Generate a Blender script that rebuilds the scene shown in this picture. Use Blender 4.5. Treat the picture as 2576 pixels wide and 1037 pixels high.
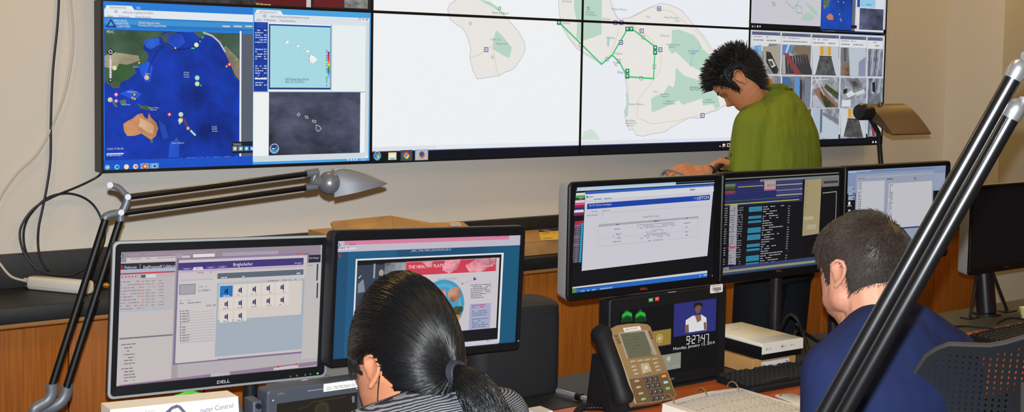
import bpy, bmesh, math, random
from mathutils import Vector as V, Matrix as M, noise, geometry

random.seed(11)
PI = math.pi
for o in list(bpy.data.objects):
    bpy.data.objects.remove(o, do_unlink=True)
SC = bpy.context.scene
COL = SC.collection

# ---------------------------------------------------------------- camera
FPX, YAW, PITCH, ROLL, CY, CAMH = 3092.27, .6239, .0636, .0173, 362.65, 1.62
FWD = V((math.sin(YAW)*math.cos(PITCH), math.cos(YAW)*math.cos(PITCH), -math.sin(PITCH)))
_r = V((math.cos(YAW), -math.sin(YAW), 0)); _u = _r.cross(FWD)
RGT = _r*math.cos(ROLL)+_u*math.sin(ROLL)
UPV = -_r*math.sin(ROLL)+_u*math.cos(ROLL)
EYE = V((0, 0, CAMH))
cam = bpy.data.cameras.new('camera'); camo = bpy.data.objects.new('camera', cam); COL.objects.link(camo)
cam.sensor_width = 36; cam.lens = FPX/2576*36; cam.sensor_fit = 'HORIZONTAL'
cam.shift_y = -(518.5-CY)/2576; cam.clip_start = .05
mw = M((RGT, UPV, -FWD)).transposed().to_4x4(); mw.translation = EYE
camo.matrix_world = mw
SC.camera = camo

# ---------------------------------------------------------------- light and exposure
SC.view_settings.view_transform = 'Standard'; SC.view_settings.look = 'None'
SC.view_settings.gamma = 1; SC.view_settings.use_curve_mapping = False
SC.view_settings.exposure = 0.0
W = bpy.data.worlds.new('room_ambient'); SC.world = W; W.use_nodes = True
W.node_tree.nodes['Background'].inputs[0].default_value = (1.0, .68, .36, 1)
W.node_tree.nodes['Background'].inputs[1].default_value = .05
def light(name, kind, loc, energy, color, **k):
    l = bpy.data.lights.new(name, kind); l.energy = energy; l.color = color
    for a, b in k.items(): setattr(l, a, b)
    o = bpy.data.objects.new(name, l); COL.objects.link(o); o.location = loc
    return o
# the photographer's flash, a hand's breadth above the lens
fl = light('camera_flash', 'SPOT', EYE+UPV*.042, 520, (.92, .97, 1.0), shadow_soft_size=.007, spot_size=math.radians(84), spot_blend=1.0)
fl.rotation_euler = (FWD-UPV*.06).to_track_quat('-Z', 'Y').to_euler()
# warm ceiling lamps: a row washing the screen wall and two over the desks
for i in range(6):
    light('ceiling_washer', 'AREA', (.2+i*1.35, 3.35, 2.83), 6.4, (1, .62, .15), shape='DISK', size=.28)
for x, y in ((1.0, 1.2), (3.2, 1.0), (2.0, -1.2), (4.8, 1.9)):
    light('ceiling_lamp', 'AREA', (x, y, 2.83), 8, (1, .66, .28), shape='SQUARE', size=.6)

# ---------------------------------------------------------------- helpers
def lin(c):
    def f(v):
        v = v/255.0
        return v/12.92 if v <= .04045 else ((v+.055)/1.055)**2.4
    return (f(c[0]), f(c[1]), f(c[2]), 1.0)
def ray(px, py):
    return FWD+RGT*((px-1288)/FPX)+UPV*((CY-py)/FPX)
def at(px, py, Y):            # point of a wall-parallel plane seen at a picture position
    v = ray(px, py); return EYE+v*(Y/v.y)
def atz(px, py, z):           # point of a level plane
    v = ray(px, py); return EYE+v*((z-CAMH)/v.z)
def atd(px, py, Z):           # point at a given depth
    return EYE+ray(px, py)*Z

MATS = {}
def mat(name, c, rough=.6, metal=0, spec=.5, var=0, vscale=8, stretch=(1, 1, 1), bump=0, bscale=60, c2=None, coat=0, emit=None):
    if name in MATS: return MATS[name]
    m = bpy.data.materials.new(name); m.use_nodes = True; MATS[name] = m
    nt = m.node_tree; b = nt.nodes['Principled BSDF']
    b.inputs['Base Color'].default_value = lin(c)
    b.inputs['Roughness'].default_value = rough; b.inputs['Metallic'].default_value = metal
    b.inputs['Specular IOR Level'].default_value = spec
    b.inputs['Coat Weight'].default_value = coat
    if emit:
        b.inputs['Emission Color'].default_value = lin(c); b.inputs['Emission Strength'].default_value = emit
    if var or bump or c2:
        tc = nt.nodes.new('ShaderNodeTexCoord'); mp = nt.nodes.new('ShaderNodeMapping')
        mp.inputs['Scale'].default_value = stretch
        nt.links.new(tc.outputs['Object'], mp.inputs['Vector'])
        if var or c2:
            n = nt.nodes.new('ShaderNodeTexNoise'); n.inputs['Scale'].default_value = vscale
            n.inputs['Detail'].default_value = 5
            nt.links.new(mp.outputs[0], n.inputs['Vector'])
            r = nt.nodes.new('ShaderNodeValToRGB')
            d = c2 if c2 else tuple(v*(1-var) for v in c)
            r.color_ramp.elements[0].position = .32; r.color_ramp.elements[1].position = .68
            r.color_ramp.elements[0].color = lin(d); r.color_ramp.elements[1].color = lin(c)
            nt.links.new(n.outputs[0], r.inputs[0]); nt.links.new(r.outputs[0], b.inputs['Base Color'])
        if bump:
            n2 = nt.nodes.new('ShaderNodeTexNoise'); n2.inputs['Scale'].default_value = bscale
            n2.inputs['Detail'].default_value = 3
            nt.links.new(mp.outputs[0], n2.inputs['Vector'])
            bp = nt.nodes.new('ShaderNodeBump'); bp.inputs['Strength'].default_value = bump
            bp.inputs['Distance'].default_value = .004
            nt.links.new(n2.outputs[0], bp.inputs['Height']); nt.links.new(bp.outputs[0], b.inputs['Normal'])
    return m

class MB:
    """collects geometry for one mesh"""
    def __init__(s): s.v = []; s.f = []; s.mi = []; s.cur = 0
    def add(s, vs, fs):
        n = len(s.v); s.v += [V(p) for p in vs]
        for f in fs: s.f.append(tuple(i+n for i in f)); s.mi.append(s.cur)
        return s
    def box(s, x0, x1, y0, y1, z0, z1, m=None):
        vs = [V((x, y, z)) for x in (x0, x1) for y in (y0, y1) for z in (z0, z1)]
        if m: vs = [m@p for p in vs]
        return s.add(vs, [(0, 1, 3, 2), (4, 6, 7, 5), (0, 4, 5, 1), (2, 3, 7, 6), (0, 2, 6, 4), (1, 5, 7, 3)])
    def loft(s, loops, cap0=True, cap1=True, closed=True):
        n = len(loops[0]); vs = [p for l in loops for p in l]; fs = []
        for k in range(len(loops)-1):
            for i in range(n if closed else n-1):
                j = (i+1) % n
                fs.append((k*n+i, k*n+j, (k+1)*n+j, (k+1)*n+i))
        if cap0: fs.append(tuple(reversed(range(n))))
        if cap1: fs.append(tuple(range((len(loops)-1)*n, len(loops)*n)))
        return s.add(vs, fs)
    def rbox(s, x0, x1, y0, y1, z0, z1, r=.005, m=None, n=3):
        """box with rounded vertical edges and chamfered rims (loops stacked in z)"""
        r = min(r, (x1-x0)/2.01, (y1-y0)/2.01, (z1-z0)/2.01)
        ls = []
        for z, d in ((z0, r*.6), (z0+r*.25, r*.18), (z0+r*.7, 0), (z1-r*.7, 0), (z1-r*.25, r*.18), (z1, r*.6)):
            ls.append([V((p[0], p[1], z)) for p in rrect(x0+d, x1-d, y0+d, y1-d, max(r-d, r*.4), n)])
        if m: ls = [[m@p for p in l] for l in ls]
        return s.loft(ls)
    def tube(s, pts, r, n=8, cap=True, flat=1.0, up=None):
        pts = [V(p) for p in pts]; rs = r if isinstance(r, (list, tuple)) else [r]*len(pts)
        loops = []; prev = None
        for i, p in enumerate(pts):
            t = (pts[min(i+1, len(pts)-1)]-pts[max(i-1, 0)]).normalized()
            if prev is None:
                a = up or (V((0, 0, 1)) if abs(t.z) < .9 else V((1, 0, 0)))
                prev = (a-t*a.dot(t)).normalized()
            else:
                prev = (prev-t*prev.dot(t)).normalized()
            b = t.cross(prev)
            loops.append([p+(prev*math.cos(2*PI*k/n)+b*math.sin(2*PI*k/n)*flat)*rs[i] for k in range(n)])
        return s.loft(loops, cap, cap)
    def cyl(s, a, b, r, n=16, r2=None):
        return s.tube([a, b], [r, r if r2 is None else r2], n)
    def sphere(s, c, r, nu=16, nv=10, sc=(1, 1, 1), m=None):
        c = V(c); loops = []
        for j in range(nv+1):
            t = PI*j/nv*.998+.001*PI
            loops.append([V((math.sin(t)*math.cos(2*PI*i/nu)*sc[0], math.sin(t)*math.sin(2*PI*i/nu)*sc[1], -math.cos(t)*sc[2]))*r for i in range(nu)])
        loops = [[(m@p if m else p)+c for p in l] for l in loops]
        return s.loft(loops)
    def prism(s, pts, d, capped=True):
        """pts: planar loop of 3-D points, d: offset vector"""
        pts = [V(p) for p in pts]; d = V(d)
        return s.loft([pts, [p+d for p in pts]])
    def lathe(s, prof, o, ax=V((0, 0, 1)), n=20):
        ax = V(ax).normalized(); a = V((1, 0, 0)) if abs(ax.x) < .8 else V((0, 1, 0))
        a = (a-ax*a.dot(ax)).normalized(); b = ax.cross(a); o = V(o)
        return s.loft([[o+ax*h+(a*math.cos(2*PI*k/n)+b*math.sin(2*PI*k/n))*max(r, 1e-5) for k in range(n)] for r, h in prof])

def rrect(x0, x1, y0, y1, r, n=4):
    out = []
    for cx, cy, a0 in ((x1-r, y1-r, 0), (x0+r, y1-r, 90), (x0+r, y0+r, 180), (x1-r, y0+r, 270)):
        for k in range(n+1):
            a = math.radians(a0+90*k/n); out.append((cx+r*math.cos(a), cy+r*math.sin(a)))
    return out

RM = {}
def mesh_of(name, mb, smooth=False, fix=True):
    me = bpy.data.meshes.new(name); me.from_pydata([tuple(p) for p in mb.v], [], mb.f)
    if any(mb.mi):
        me.polygons.foreach_set('material_index', mb.mi)
    if fix:
        bm = bmesh.new(); bm.from_mesh(me); bmesh.ops.recalc_face_normals(bm, faces=bm.faces); bm.to_mesh(me); bm.free()
    if smooth:
        me.polygons.foreach_set('use_smooth', [True]*len(me.polygons))
        if smooth != 'all':
            try: me.set_sharp_from_angle(angle=math.radians(smooth if smooth is not True else 40))
            except Exception: pass
    return me
def link(o, parent=None, local=False):
    COL.objects.link(o)
    if parent:
        o.parent = parent
        if not local: o.matrix_local = RM[parent.name].inverted()
    RM[o.name] = M() if not (parent and local) else RM[parent.name].copy()
    return o
def tag(o, label, cat=None, group=None, kind=None):
    o['label'] = label
    if cat: o['category'] = cat
    if group: o['group'] = group
    if kind: o['kind'] = kind
    return o
def obj(name, mb, m, parent=None, local=False, smooth=False, label=None, me=None):
    me = me or mesh_of(name, mb, smooth)
    if m is not None and not me.materials:
        for q in (m if isinstance(m, (list, tuple)) else [m]): me.materials.append(q)
    o = bpy.data.objects.new(name, me); link(o, parent, local)
    if label: o['label'] = label
    return o
def thing(name, label, cat, loc, rotz=0, group=None):
    o = bpy.data.objects.new(name, None); COL.objects.link(o); o.empty_display_size = .05
    o.location = loc; o.rotation_euler = (0, 0, rotz)
    RM[o.name] = M.Translation(V(loc))@M.Rotation(rotz, 4, 'Z')
    return tag(o, label, cat, group)
def struct(name, mb, m, label=None, smooth=False):
    o = obj(name, mb, m, smooth=smooth); o['kind'] = 'structure'
    if label: o['label'] = label
    return o
def spline(pts, n=8):
    pts = [V(p) for p in pts]; P = [pts[0]*2-pts[1]]+pts+[pts[-1]*2-pts[-2]]; out = []
    for i in range(1, len(P)-2):
        for k in range(n):
            t = k/n; a, b, c, d = P[i-1], P[i], P[i+1], P[i+2]
            out.append(.5*((2*b)+(c-a)*t+(2*a-5*b+4*c-d)*t*t+(-a+3*b-3*c+d)*t*t*t))
    return out+[pts[-1]]

# ---------------------------------------------------------------- flat print: screens, labels
def screen_mat(name, strength, rough, tex=None):
    if name in MATS: return MATS[name]
    m = bpy.data.materials.new(name); m.use_nodes = True; MATS[name] = m
    nt = m.node_tree; b = nt.nodes['Principled BSDF']
    b.inputs['Roughness'].default_value = rough
    a = nt.nodes.new('ShaderNodeAttribute'); a.attribute_name = 'print'
    src = a.outputs['Color']
    if tex:
        scale, lo, hi, st = tex
        tc = nt.nodes.new('ShaderNodeTexCoord'); mp = nt.nodes.new('ShaderNodeMapping')
        mp.inputs['Scale'].default_value = st; nt.links.new(tc.outputs['Object'], mp.inputs[0])
        n = nt.nodes.new('ShaderNodeTexNoise'); n.inputs['Scale'].default_value = scale; n.inputs['Detail'].default_value = 6
        n.inputs['Roughness'].default_value = .62
        nt.links.new(mp.outputs[0], n.inputs['Vector'])
        mr = nt.nodes.new('ShaderNodeMapRange'); mr.inputs[1].default_value = .3; mr.inputs[2].default_value = .7
        mr.inputs[3].default_value = lo; mr.inputs[4].default_value = hi
        nt.links.new(n.outputs[0], mr.inputs[0])
        mx = nt.nodes.new('ShaderNodeMixRGB'); mx.blend_type = 'MULTIPLY'; mx.inputs[0].default_value = 1
        nt.links.new(src, mx.inputs[1]); nt.links.new(mr.outputs[0], mx.inputs[2]); src = mx.outputs[0]
    if strength:
        b.inputs['Base Color'].default_value = (.005, .005, .006, 1); b.inputs['Specular IOR Level'].default_value = .12
        nt.links.new(src, b.inputs['Emission Color']); b.inputs['Emission Strength'].default_value = strength
        m.cycles.emission_sampling = 'NONE'
    else:
        nt.links.new(src, b.inputs['Base Color'])
    return m
SCR = [screen_mat('screen_glow', .92, .5), screen_mat('screen_glow_terrain', .92, .5, (7, .55, 1.7, (1, 1, 1))),
       screen_mat('screen_glow_cloud', .92, .5, (6, .3, 2.6, (1, 1, 1.6))), screen_mat('screen_glow_grain', .92, .5, (28, .35, 1.6, (1, 1, 1)))]
INK = [screen_mat('printed_ink', 0, .6)]
GLY = {}
def glyphs(t):
    if t not in GLY:
        c = bpy.data.curves.new('glyph', 'FONT'); c.body = t; c.size = 1; c.resolution_u = 2
        o = bpy.data.objects.new('glyph', c); COL.objects.link(o)
        bpy.context.view_layer.update()
        me = o.evaluated_get(bpy.context.evaluated_depsgraph_get()).to_mesh()
        vs = [v.co.copy() for v in me.vertices]; fs = [tuple(p.vertices) for p in me.polygons]
        bpy.data.objects.remove(o); bpy.data.curves.remove(c)
        w = max([v.x for v in vs] or [0])
        GLY[t] = (vs, fs, w)
    return GLY[t]
class Canvas:
    """a flat picture on a plane; drawing positions are points of the plane"""
    def __init__(s, o, u, v, n, eps=4e-5):
        s.o, s.u, s.v, s.n = V(o), V(u), V(v), V(n); s.eps = eps
        s.vs = []; s.fs = []; s.c = []; s.mi = []; s.bb = []; s.W = s.H = 0
    def P(s, px, py):
        d = ray(px, py); t = (s.o-EYE).dot(s.n)/d.dot(s.n); q = EYE+d*t-s.o
        return (q.dot(s.u), q.dot(s.v))
    def raw(s, pts, faces, col, tex=0):
        if s.W:                                   # keep the print inside its frame
            polys = []
            for f in faces:
                q = [pts[i] for i in f]
                for ax, lim, sg in ((0, 0, 1), (0, s.W, -1), (1, 0, 1), (1, s.H, -1)):
                    o = []
                    for i in range(len(q)):
                        a, b = q[i-1], q[i]; da, db = (a[ax]-lim)*sg, (b[ax]-lim)*sg
                        if (da < 0) != (db < 0):
                            t = da/(da-db); o.append((a[0]+(b[0]-a[0])*t, a[1]+(b[1]-a[1])*t))
                        if db >= 0: o.append(b)
                    q = o
                    if not q: break
                if len(q) > 2: polys.append(q)
            if not polys: return
            pts = [p for q in polys for p in q]; faces = []; m = 0
            for q in polys: faces.append(tuple(range(m, m+len(q)))); m += len(q)
        bb = (min(p[0] for p in pts), max(p[0] for p in pts), min(p[1] for p in pts), max(p[1] for p in pts))
        k = 1+max([l for (a, b, c_, d, l) in s.bb if a < bb[1] and b > bb[0] and c_ < bb[3] and d > bb[2]] or [0])
        s.bb.append(bb+(k,)); n = len(s.vs); h = s.n*(s.eps*k)
        s.vs += [s.o+s.u*p[0]+s.v*p[1]+h for p in pts]
        c = lin(col)
        for f in faces:
            s.fs.append(tuple(i+n for i in f)); s.c.append(c); s.mi.append(tex)
    def polyl(s, pts, col, tex=0):
        t = geometry.tessellate_polygon([[V((p[0], p[1], 0)) for p in pts]])
        s.raw(pts, [tuple(x) for x in t], col, tex)
    def rectl(s, u0, v0, u1, v1, col, tex=0):
        s.raw([(u0, v0), (u1, v0), (u1, v1), (u0, v1)], [(0, 1, 2, 3)], col, tex)
    def rect(s, x0, y0, x1, y1, col, tex=0):
        a = s.P(x0, y0); b = s.P(x1, y1); s.rectl(a[0], b[1], b[0], a[1], col, tex)
    def frame(s, x0, y0, x1, y1, w, col, tex=0):
        a = s.P(x0, y0); b = s.P(x1, y1); w = s.mpp(x0, y0)*w
        s.rectl(a[0], a[1]-w, b[0], a[1], col); s.rectl(a[0], b[1], b[0], b[1]+w, col)
        s.rectl(a[0], b[1], a[0]+w, a[1], col); s.rectl(b[0]-w, b[1], b[0], a[1], col)
    def mpp(s, x, y):
        a = s.P(x, y); b = s.P(x, y-4); return (b[1]-a[1])/4
    def poly(s, pts, col, tex=0): s.polyl([s.P(*p) for p in pts], col, tex)
    def line(s, pts, w, col):
        q = [s.P(*p) for p in pts]; w = s.mpp(*pts[0])*w/2
        vs = []; fs = []
        for i in range(len(q)-1):
            a, b = V(q[i]), V(q[i+1]); d = (b-a); L = d.length
            if L < 1e-9: continue
            d /= L; nn = V((-d.y, d.x))*w; e = d*w*.6; m = len(vs)
            vs += [a-e-nn, b+e-nn, b+e+nn, a-e+nn]; fs.append((m, m+1, m+2, m+3))
        if fs: s.raw([tuple(p) for p in vs], fs, col)
    def disc(s, x, y, r, col, n=12, r2=None, tex=0):
        c = s.P(x, y); k = s.mpp(x, y); r *= k
        rv = r if r2 is None else r2*k
        s.raw([(c[0]+r*math.cos(2*PI*i/n), c[1]+rv*math.sin(2*PI*i/n)) for i in range(n)], [tuple(range(n))], col, tex)
    def ring(s, x, y, r, w, col, n=16):
        c = s.P(x, y); k = s.mpp(x, y); vs = []; fs = []
        for i in range(n):
            for rr in (r-w, r): vs.append((c[0]+rr*k*math.cos(2*PI*i/n), c[1]+rr*k*math.sin(2*PI*i/n)))
        for i in range(n): j = (i+1) % n; fs.append((2*i, 2*i+1, 2*j+1, 2*j))
        s.raw(vs, fs, col)
    def text(s, t, x, y, h, col, w=None, al='l'):
        """t with its baseline starting at x, y; capital height h; w: width wanted (picture units)"""
        vs, fs, gw = glyphs(t); c = s.P(x, y); k = s.mpp(x, y)*h/.72; kx = k
        if w:
            kx = (s.P(x+w, y)[0]-c[0])/max(gw, .01)
        off = {'l': 0, 'c': -gw*kx/2, 'r': -gw*kx}[al]
        s.raw([(c[0]+p.x*kx+off, c[1]+p.y*k) for p in vs], fs, col)
    def dashes(s, x0, y0, x1, h, col, fill=.8, rnd=None, mean=5):
        """a row of small illegible words between x0 and x1 (along the plane's level)"""
        rnd = rnd or random
        a = s.P(x0, y0); b = s.P(x1, y0); k = s.mpp(x0, y0); u = a[0]; vs = []; fs = []
        while u < b[0]:
            L = k*rnd.uniform(.5, 1.6)*mean
            e = min(u+L, b[0])
            if rnd.random() < fill:
                m = len(vs); vs += [(u, a[1]-h*k/2), (e, a[1]-h*k/2), (e, a[1]+h*k/2), (u, a[1]+h*k/2)]; fs.append((m, m+1, m+2, m+3))
            u = e+k*1.6
        if fs: s.raw(vs, fs, col)
    def build(s, name, mats, parent=None, label=None, local=False):
        me = bpy.data.meshes.new(name); me.from_pydata([tuple(p) for p in s.vs], [], s.fs)
        at_ = me.attributes.new('print', 'FLOAT_COLOR', 'FACE')
        at_.data.foreach_set('color', [x for c in s.c for x in c])
        me.polygons.foreach_set('material_index', s.mi)
        for m in mats: me.materials.append(m)
        # face the print towards its reader
        bm = bmesh.new(); bm.from_mesh(me)
        fl = [f for f in bm.faces if f.normal.dot(s.n) < 0]
        if fl: bmesh.ops.reverse_faces(bm, faces=fl)
        bm.to_mesh(me); bm.free()
        o = bpy.data.objects.new(name, me); link(o, parent, local)
        if label: o['label'] = label
        return o
def wall_canvas(Y, x, z, roll=0, **k):
    c, s_ = math.cos(roll), math.sin(roll)
    return Canvas((x, Y, z), (c, 0, s_), (-s_, 0, c), (0, -1, 0), **k)

# ---------------------------------------------------------------- materials
wallm = mat('wall_paint', (216, 210, 202), .85, spec=.2, bump=.12, bscale=220)
black_lam = mat('black_laminate', (30, 31, 34), .55, var=.25, vscale=30)
grey_lam = mat('grey_laminate', (72, 70, 62), .6, var=.15, vscale=30)
wood = mat('cabinet_wood', (172, 102, 36), .5, spec=.25, c2=(148, 82, 26), vscale=5, stretch=(26, 26, .9))
wood_edge = mat('cabinet_edge', (176, 122, 72), .5)
deskw = mat('desk_wood', (206, 104, 40), .38, c2=(180, 84, 28), vscale=5, stretch=(.7, 7, 7))
blackp = mat('black_plastic', (13, 13, 16), .45, spec=.35)
softblack = mat('soft_black_plastic', (17, 18, 22), .6, spec=.35, bump=.1, bscale=300)
greyp = mat('grey_plastic', (120, 122, 126), .5)
silver = mat('silver_metal', (186, 188, 192), .34, metal=.75)
silverp = mat('silver_plastic', (150, 152, 156), .45, metal=.2)
chrome = mat('black_chrome', (9, 9, 11), .24, metal=.0, spec=.9, coat=.25)
darkmetal = mat('dark_metal', (38, 38, 42), .35, metal=.4)
cardm = mat('cardboard', (190, 142, 84), .8, var=.1, vscale=14)
whitep = mat('white_plastic', (225, 222, 214), .45)
# ================================================================ the room
YW = 4.22; YF = 3.86; XE = 6.05; YR = 3.87; ZC = .863; YS = 4.1155
struct('floor', MB().box(-3, 9, -3.5, 4.4, -.1, 0), mat('carpet', (92, 88, 84), .95, var=.3, vscale=120, bump=.4, bscale=400), 'grey carpet floor')
struct('ceiling', MB().box(-3, 9, -3.5, 4.4, 2.9, 3.0), mat('ceiling_paint', (225, 220, 210), .9), 'plain white ceiling')
struct('wall_back', MB().box(-3, XE, YW, YW+.15, 0, 2.9), wallm, 'cream painted wall behind the screens')
struct('wall_right', MB().box(XE, 9, YR, YW+.15, 0, 2.9), wallm, 'cream painted wall stepping forward beside the screens')

# credenza along the wall: worktop, splash board, two-door cabinets
t = thing('credenza_worktop', 'long black worktop with low splash board under the screen wall', 'worktop', (2.2, 4.0, .86))
obj('worktop', MB().rbox(-1.2, XE-.005, YF, YW-.003, ZC-.05, ZC, .006), black_lam, t, smooth=30)
obj('splash_board', MB().rbox(-1.2, XE-.005, YW-.033, YW-.003, ZC, .975, .004), black_lam, t, smooth=30)
DW = .443; X0 = .657-2*DW*2
cab_no = ['leftmost of the wood cabinets under the black worktop, below the hanging cables', 'wood cabinet under the worktop behind the silver framed monitor',
          'wood cabinet under the worktop behind the ponytailed person', 'wood cabinet under the worktop behind the black telephone',
          'wood cabinet under the worktop behind the dark trousers of the standing person', 'wood cabinet under the worktop behind the short haired seated person',
          'last wood cabinet under the worktop beside the stepped wall']
def cabinet(x0, x1, label, n=2):
    t = thing('cabinet', label, 'cabinet', ((x0+x1)/2, 4.0, 0), group='wood cabinets along the screen wall')
    obj('body', MB().box(x0+.001, x1-.001, YF+.045, YW-.005, .08, ZC-.051), wood, t)
    obj('plinth', MB().box(x0+.001, x1-.001, YF+.09, YW-.01, 0, .08), black_lam, t)
    obj('top_rail', MB().box(x0+.001, x1-.001, YF+.028, YF+.045, ZC-.066, ZC-.051), wood_edge, t)
    w = (x1-x0)/n
    for k in range(n):
        obj('door', MB().rbox(x0+k*w+.0022, x0+(k+1)*w-.0022, YF+.022, YF+.044, .085, ZC-.072, .0025), wood, t, smooth=30)
for k in range(8):
    a = X0+k*2*DW
    if k == 0: continue
    b = min(a+2*DW, XE-.006)
    cabinet(a, b, cab_no[k-1])

# ---------------------------------------------------------------- video wall: eight display panels
PX0, PW, PH, PZ0 = 1.2746, 1.0237, .5786, 1.2376
bez = mat('panel_bezel', (9, 10, 16), .45)
side = mat('panel_side', (70, 68, 68), .6)
plabel = {(0, 0): 'display panel showing a blue ocean hazard map and two weather windows', (1, 0): 'display panel showing a white map with a single small island and taskbar icons',
          (2, 0): 'display panel showing a map island with a green looped route', (3, 0): 'display panel showing a grid of security camera pictures',
          (0, 1): 'display panel with dark red pictures above the ocean hazard map panel', (1, 1): 'nearly white display panel cut by the picture top, above the small island',
          (2, 1): 'display panel above the green route map, showing its northern coast', (3, 1): 'display panel showing small copies of the two maps, above the camera grid'}
PANEL = {}
for (i, j), lb in plabel.items():
    x0 = PX0+i*PW+.0008; x1 = x0+PW-.0016; z0 = PZ0+j*PH+.0008; z1 = z0+PH-.0016
    t = thing('display_panel', lb, 'display', ((x0+x1)/2, YS+.05, z0), group='display panels of the video wall')
    mb = MB()
    mk = lambda a0, a1, b0, b1, y, r=.003: [V((p[0], y, p[1])) for p in rrect(a0, a1, b0, b1, r, 2)]
    mb.loft([mk(x0, x1, z0, z1, YS+.068), mk(x0, x1, z0, z1, YS+.001)], True, True)
    obj('housing', mb, side, t)
    mb = MB(); br = .0045
    bb = .010 if j == 0 and i != 1 and i != 2 else br
    bl = .009 if i == 0 else br; brr = .009 if i == 3 else br
    mb.loft([mk(x0, x1, z0, z1, YS+.0009), mk(x0, x1, z0, z1, YS-.0015), mk(x0+bl, x1-brr, z0+bb, z1-br, YS-.0015, .001), mk(x0+bl, x1-brr, z0+bb, z1-br, YS+.0009, .001)], False, False)
    obj('bezel', mb, bez, t)
    c = wall_canvas(YS+.0008, x0+bl, z0+bb)
    c.W = x1-brr-x0-bl; c.H = z1-br-z0-bb; c.t = t
    PANEL[(i, j)] = c
# ---------------------------------------------------------------- what the panels show
WHT = (246, 248, 250); OCE = (13, 50, 154)
rg = random.Random(5)
def icon_round(c, x, y, r, cols):
    c.disc(x, y, r, cols[0]); c.disc(x, y, r*.72, cols[1])
# -- ocean hazard map and weather windows
c = PANEL[(0, 0)]
c.rectl(0, 0, c.W, c.H, (38, 128, 222))
c.poly([(264, 22), (268, 13), (331, 15), (338, 25)], (238, 243, 248))
c.text('Global Hazards Atlas', 276, 20.5, 6, (90, 95, 105), w=42)
c.poly([(342, 17), (352, 17), (354, 23), (344, 23)], (120, 180, 235))
c.rect(262, 22, 637, 46+10, (232, 240, 246))
c.ring(291.5, 29, 3.6, 1.2, (90, 95, 105))
c.text('atlas.pdc.org/atlas/?id=8221', 309, 33, 6, (110, 115, 120), w=76)
c.text('Apps', 270, 42.5, 5, (80, 82, 90)); c.text('ITS Bookmarks', 297, 43.5, 5, (80, 82, 90), w=30); c.text('Weather Bookmarks', 340, 44.5, 5, (80, 82, 90), w=40)
c.rect(262, 46, 637, 79, (62, 150, 214))
c.rect(262, 60, 637, 79, (40, 120, 200))
c.poly([(279, 47), (292, 69), (266, 68)], (30, 45, 120)); c.poly([(279, 53), (286, 65), (272, 65)], (70, 170, 230))
for k, w in enumerate(('PACIFIC', 'DISASTER', 'CENTER')):
    c.text(w, 286+k*4, 54.5+k*7, 5.5, (225, 240, 250), w=34)
c.text('Global Hazards Atlas', 348, 59.5, 6, (255, 215, 150), w=55); c.text("Powered by PDC's DisasterAWARE", 348, 66, 5, (235, 240, 250), w=70)
for x, w in ((558, 22), (586, 24), (615, 22)): c.rect(x, 62+(x-558)*.03, x+w, 69.5+(x-558)*.06, (95, 145, 190)); c.rect(x+2, 64.5, x+w-2, 68, (220, 235, 245))
c.rect(262, 74, 637, 404, (92, 98, 112))
c.rect(262, 74, 603, 401, OCE, 1)
green = (62, 88, 66)
c.poly([(263, 75), (395, 79), (412, 80), (404, 92), (378, 98), (362, 112), (360, 124), (374, 136), (371, 152), (352, 165), (338, 170), (342, 184), (325, 198), (303, 208), (300, 222), (284, 222), (275, 214), (263, 208)], green, 1)
c.poly([(263, 140), (290, 132), (320, 136), (348, 140), (352, 152), (330, 160), (300, 168), (276, 172), (263, 168)], (150, 142, 118), 1)
c.poly([(300, 160), (335, 166), (330, 190), (308, 204), (288, 206), (282, 188)], (54, 92, 52), 1)
c.poly([(404, 92), (420, 82), (444, 80), (436, 98), (418, 116), (412, 104)], (66, 86, 76), 1)
c.poly([(362, 100), (400, 96), (402, 112), (380, 124), (366, 118)], (38, 90, 196), 1)
c.poly([(424, 86), (455, 84), (466, 105), (452, 120), (432, 124), (420, 112)], (30, 74, 190), 1)
c.poly([(486, 79), (602, 86), (602, 204), (592, 194), (584, 176), (570, 142), (562, 118), (540, 96), (518, 88), (508, 98), (498, 92)], (64, 86, 74), 1)
c.poly([(560, 120), (568, 116), (602, 150), (602, 202), (590, 186), (574, 150)], (132, 122, 104), 1)
for a, b in (((512, 82), (534, 90)), ((534, 90), (552, 106)), ((552, 106), (566, 130))): c.line([a, b], 4, (196, 204, 206))
c.poly([(310, 312), (322, 304), (334, 298), (346, 288), (358, 285), (364, 296), (372, 300), (374, 284), (380, 296), (394, 310), (398, 324), (392, 342), (380, 352), (370, 346), (356, 336), (338, 342), (320, 342), (312, 330)], (182, 128, 88), 1)
c.poly([(352, 296), (372, 306), (388, 318), (384, 338), (366, 330), (350, 318)], (208, 166, 128), 1)
c.poly([(376, 352), (386, 353), (382, 362)], (70, 100, 70), 1)
c.poly([(344, 260), (356, 266), (372, 266), (386, 276), (374, 278), (356, 274)], (60, 92, 72), 1)
for q in ([(300, 254), (316, 250), (318, 262), (306, 266)], [(276, 246), (284, 252), (296, 268), (290, 270)], [(328, 238), (336, 236), (340, 250), (332, 252)], [(440, 352), (446, 346), (446, 358), (436, 366)], [(430, 366), (438, 362), (432, 376)]): c.poly(q, (74, 104, 84), 1)
for q in ([(398, 300), (416, 316), (424, 346), (410, 350), (404, 330)], [(300, 236), (330, 224), (356, 236), (340, 252)], [(350, 164), (374, 154), (384, 170), (378, 206), (366, 206), (352, 180)], [(428, 356), (452, 352), (450, 396), (424, 396)]): c.poly(q, (28, 78, 188), 1)
c.line([(418, 108), (440, 124), (466, 124), (492, 114), (506, 98)], 2.5, (16, 36, 88))
c.line([(372, 196), (378, 160), (396, 130), (418, 110)], 2.5, (14, 40, 110))
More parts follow.
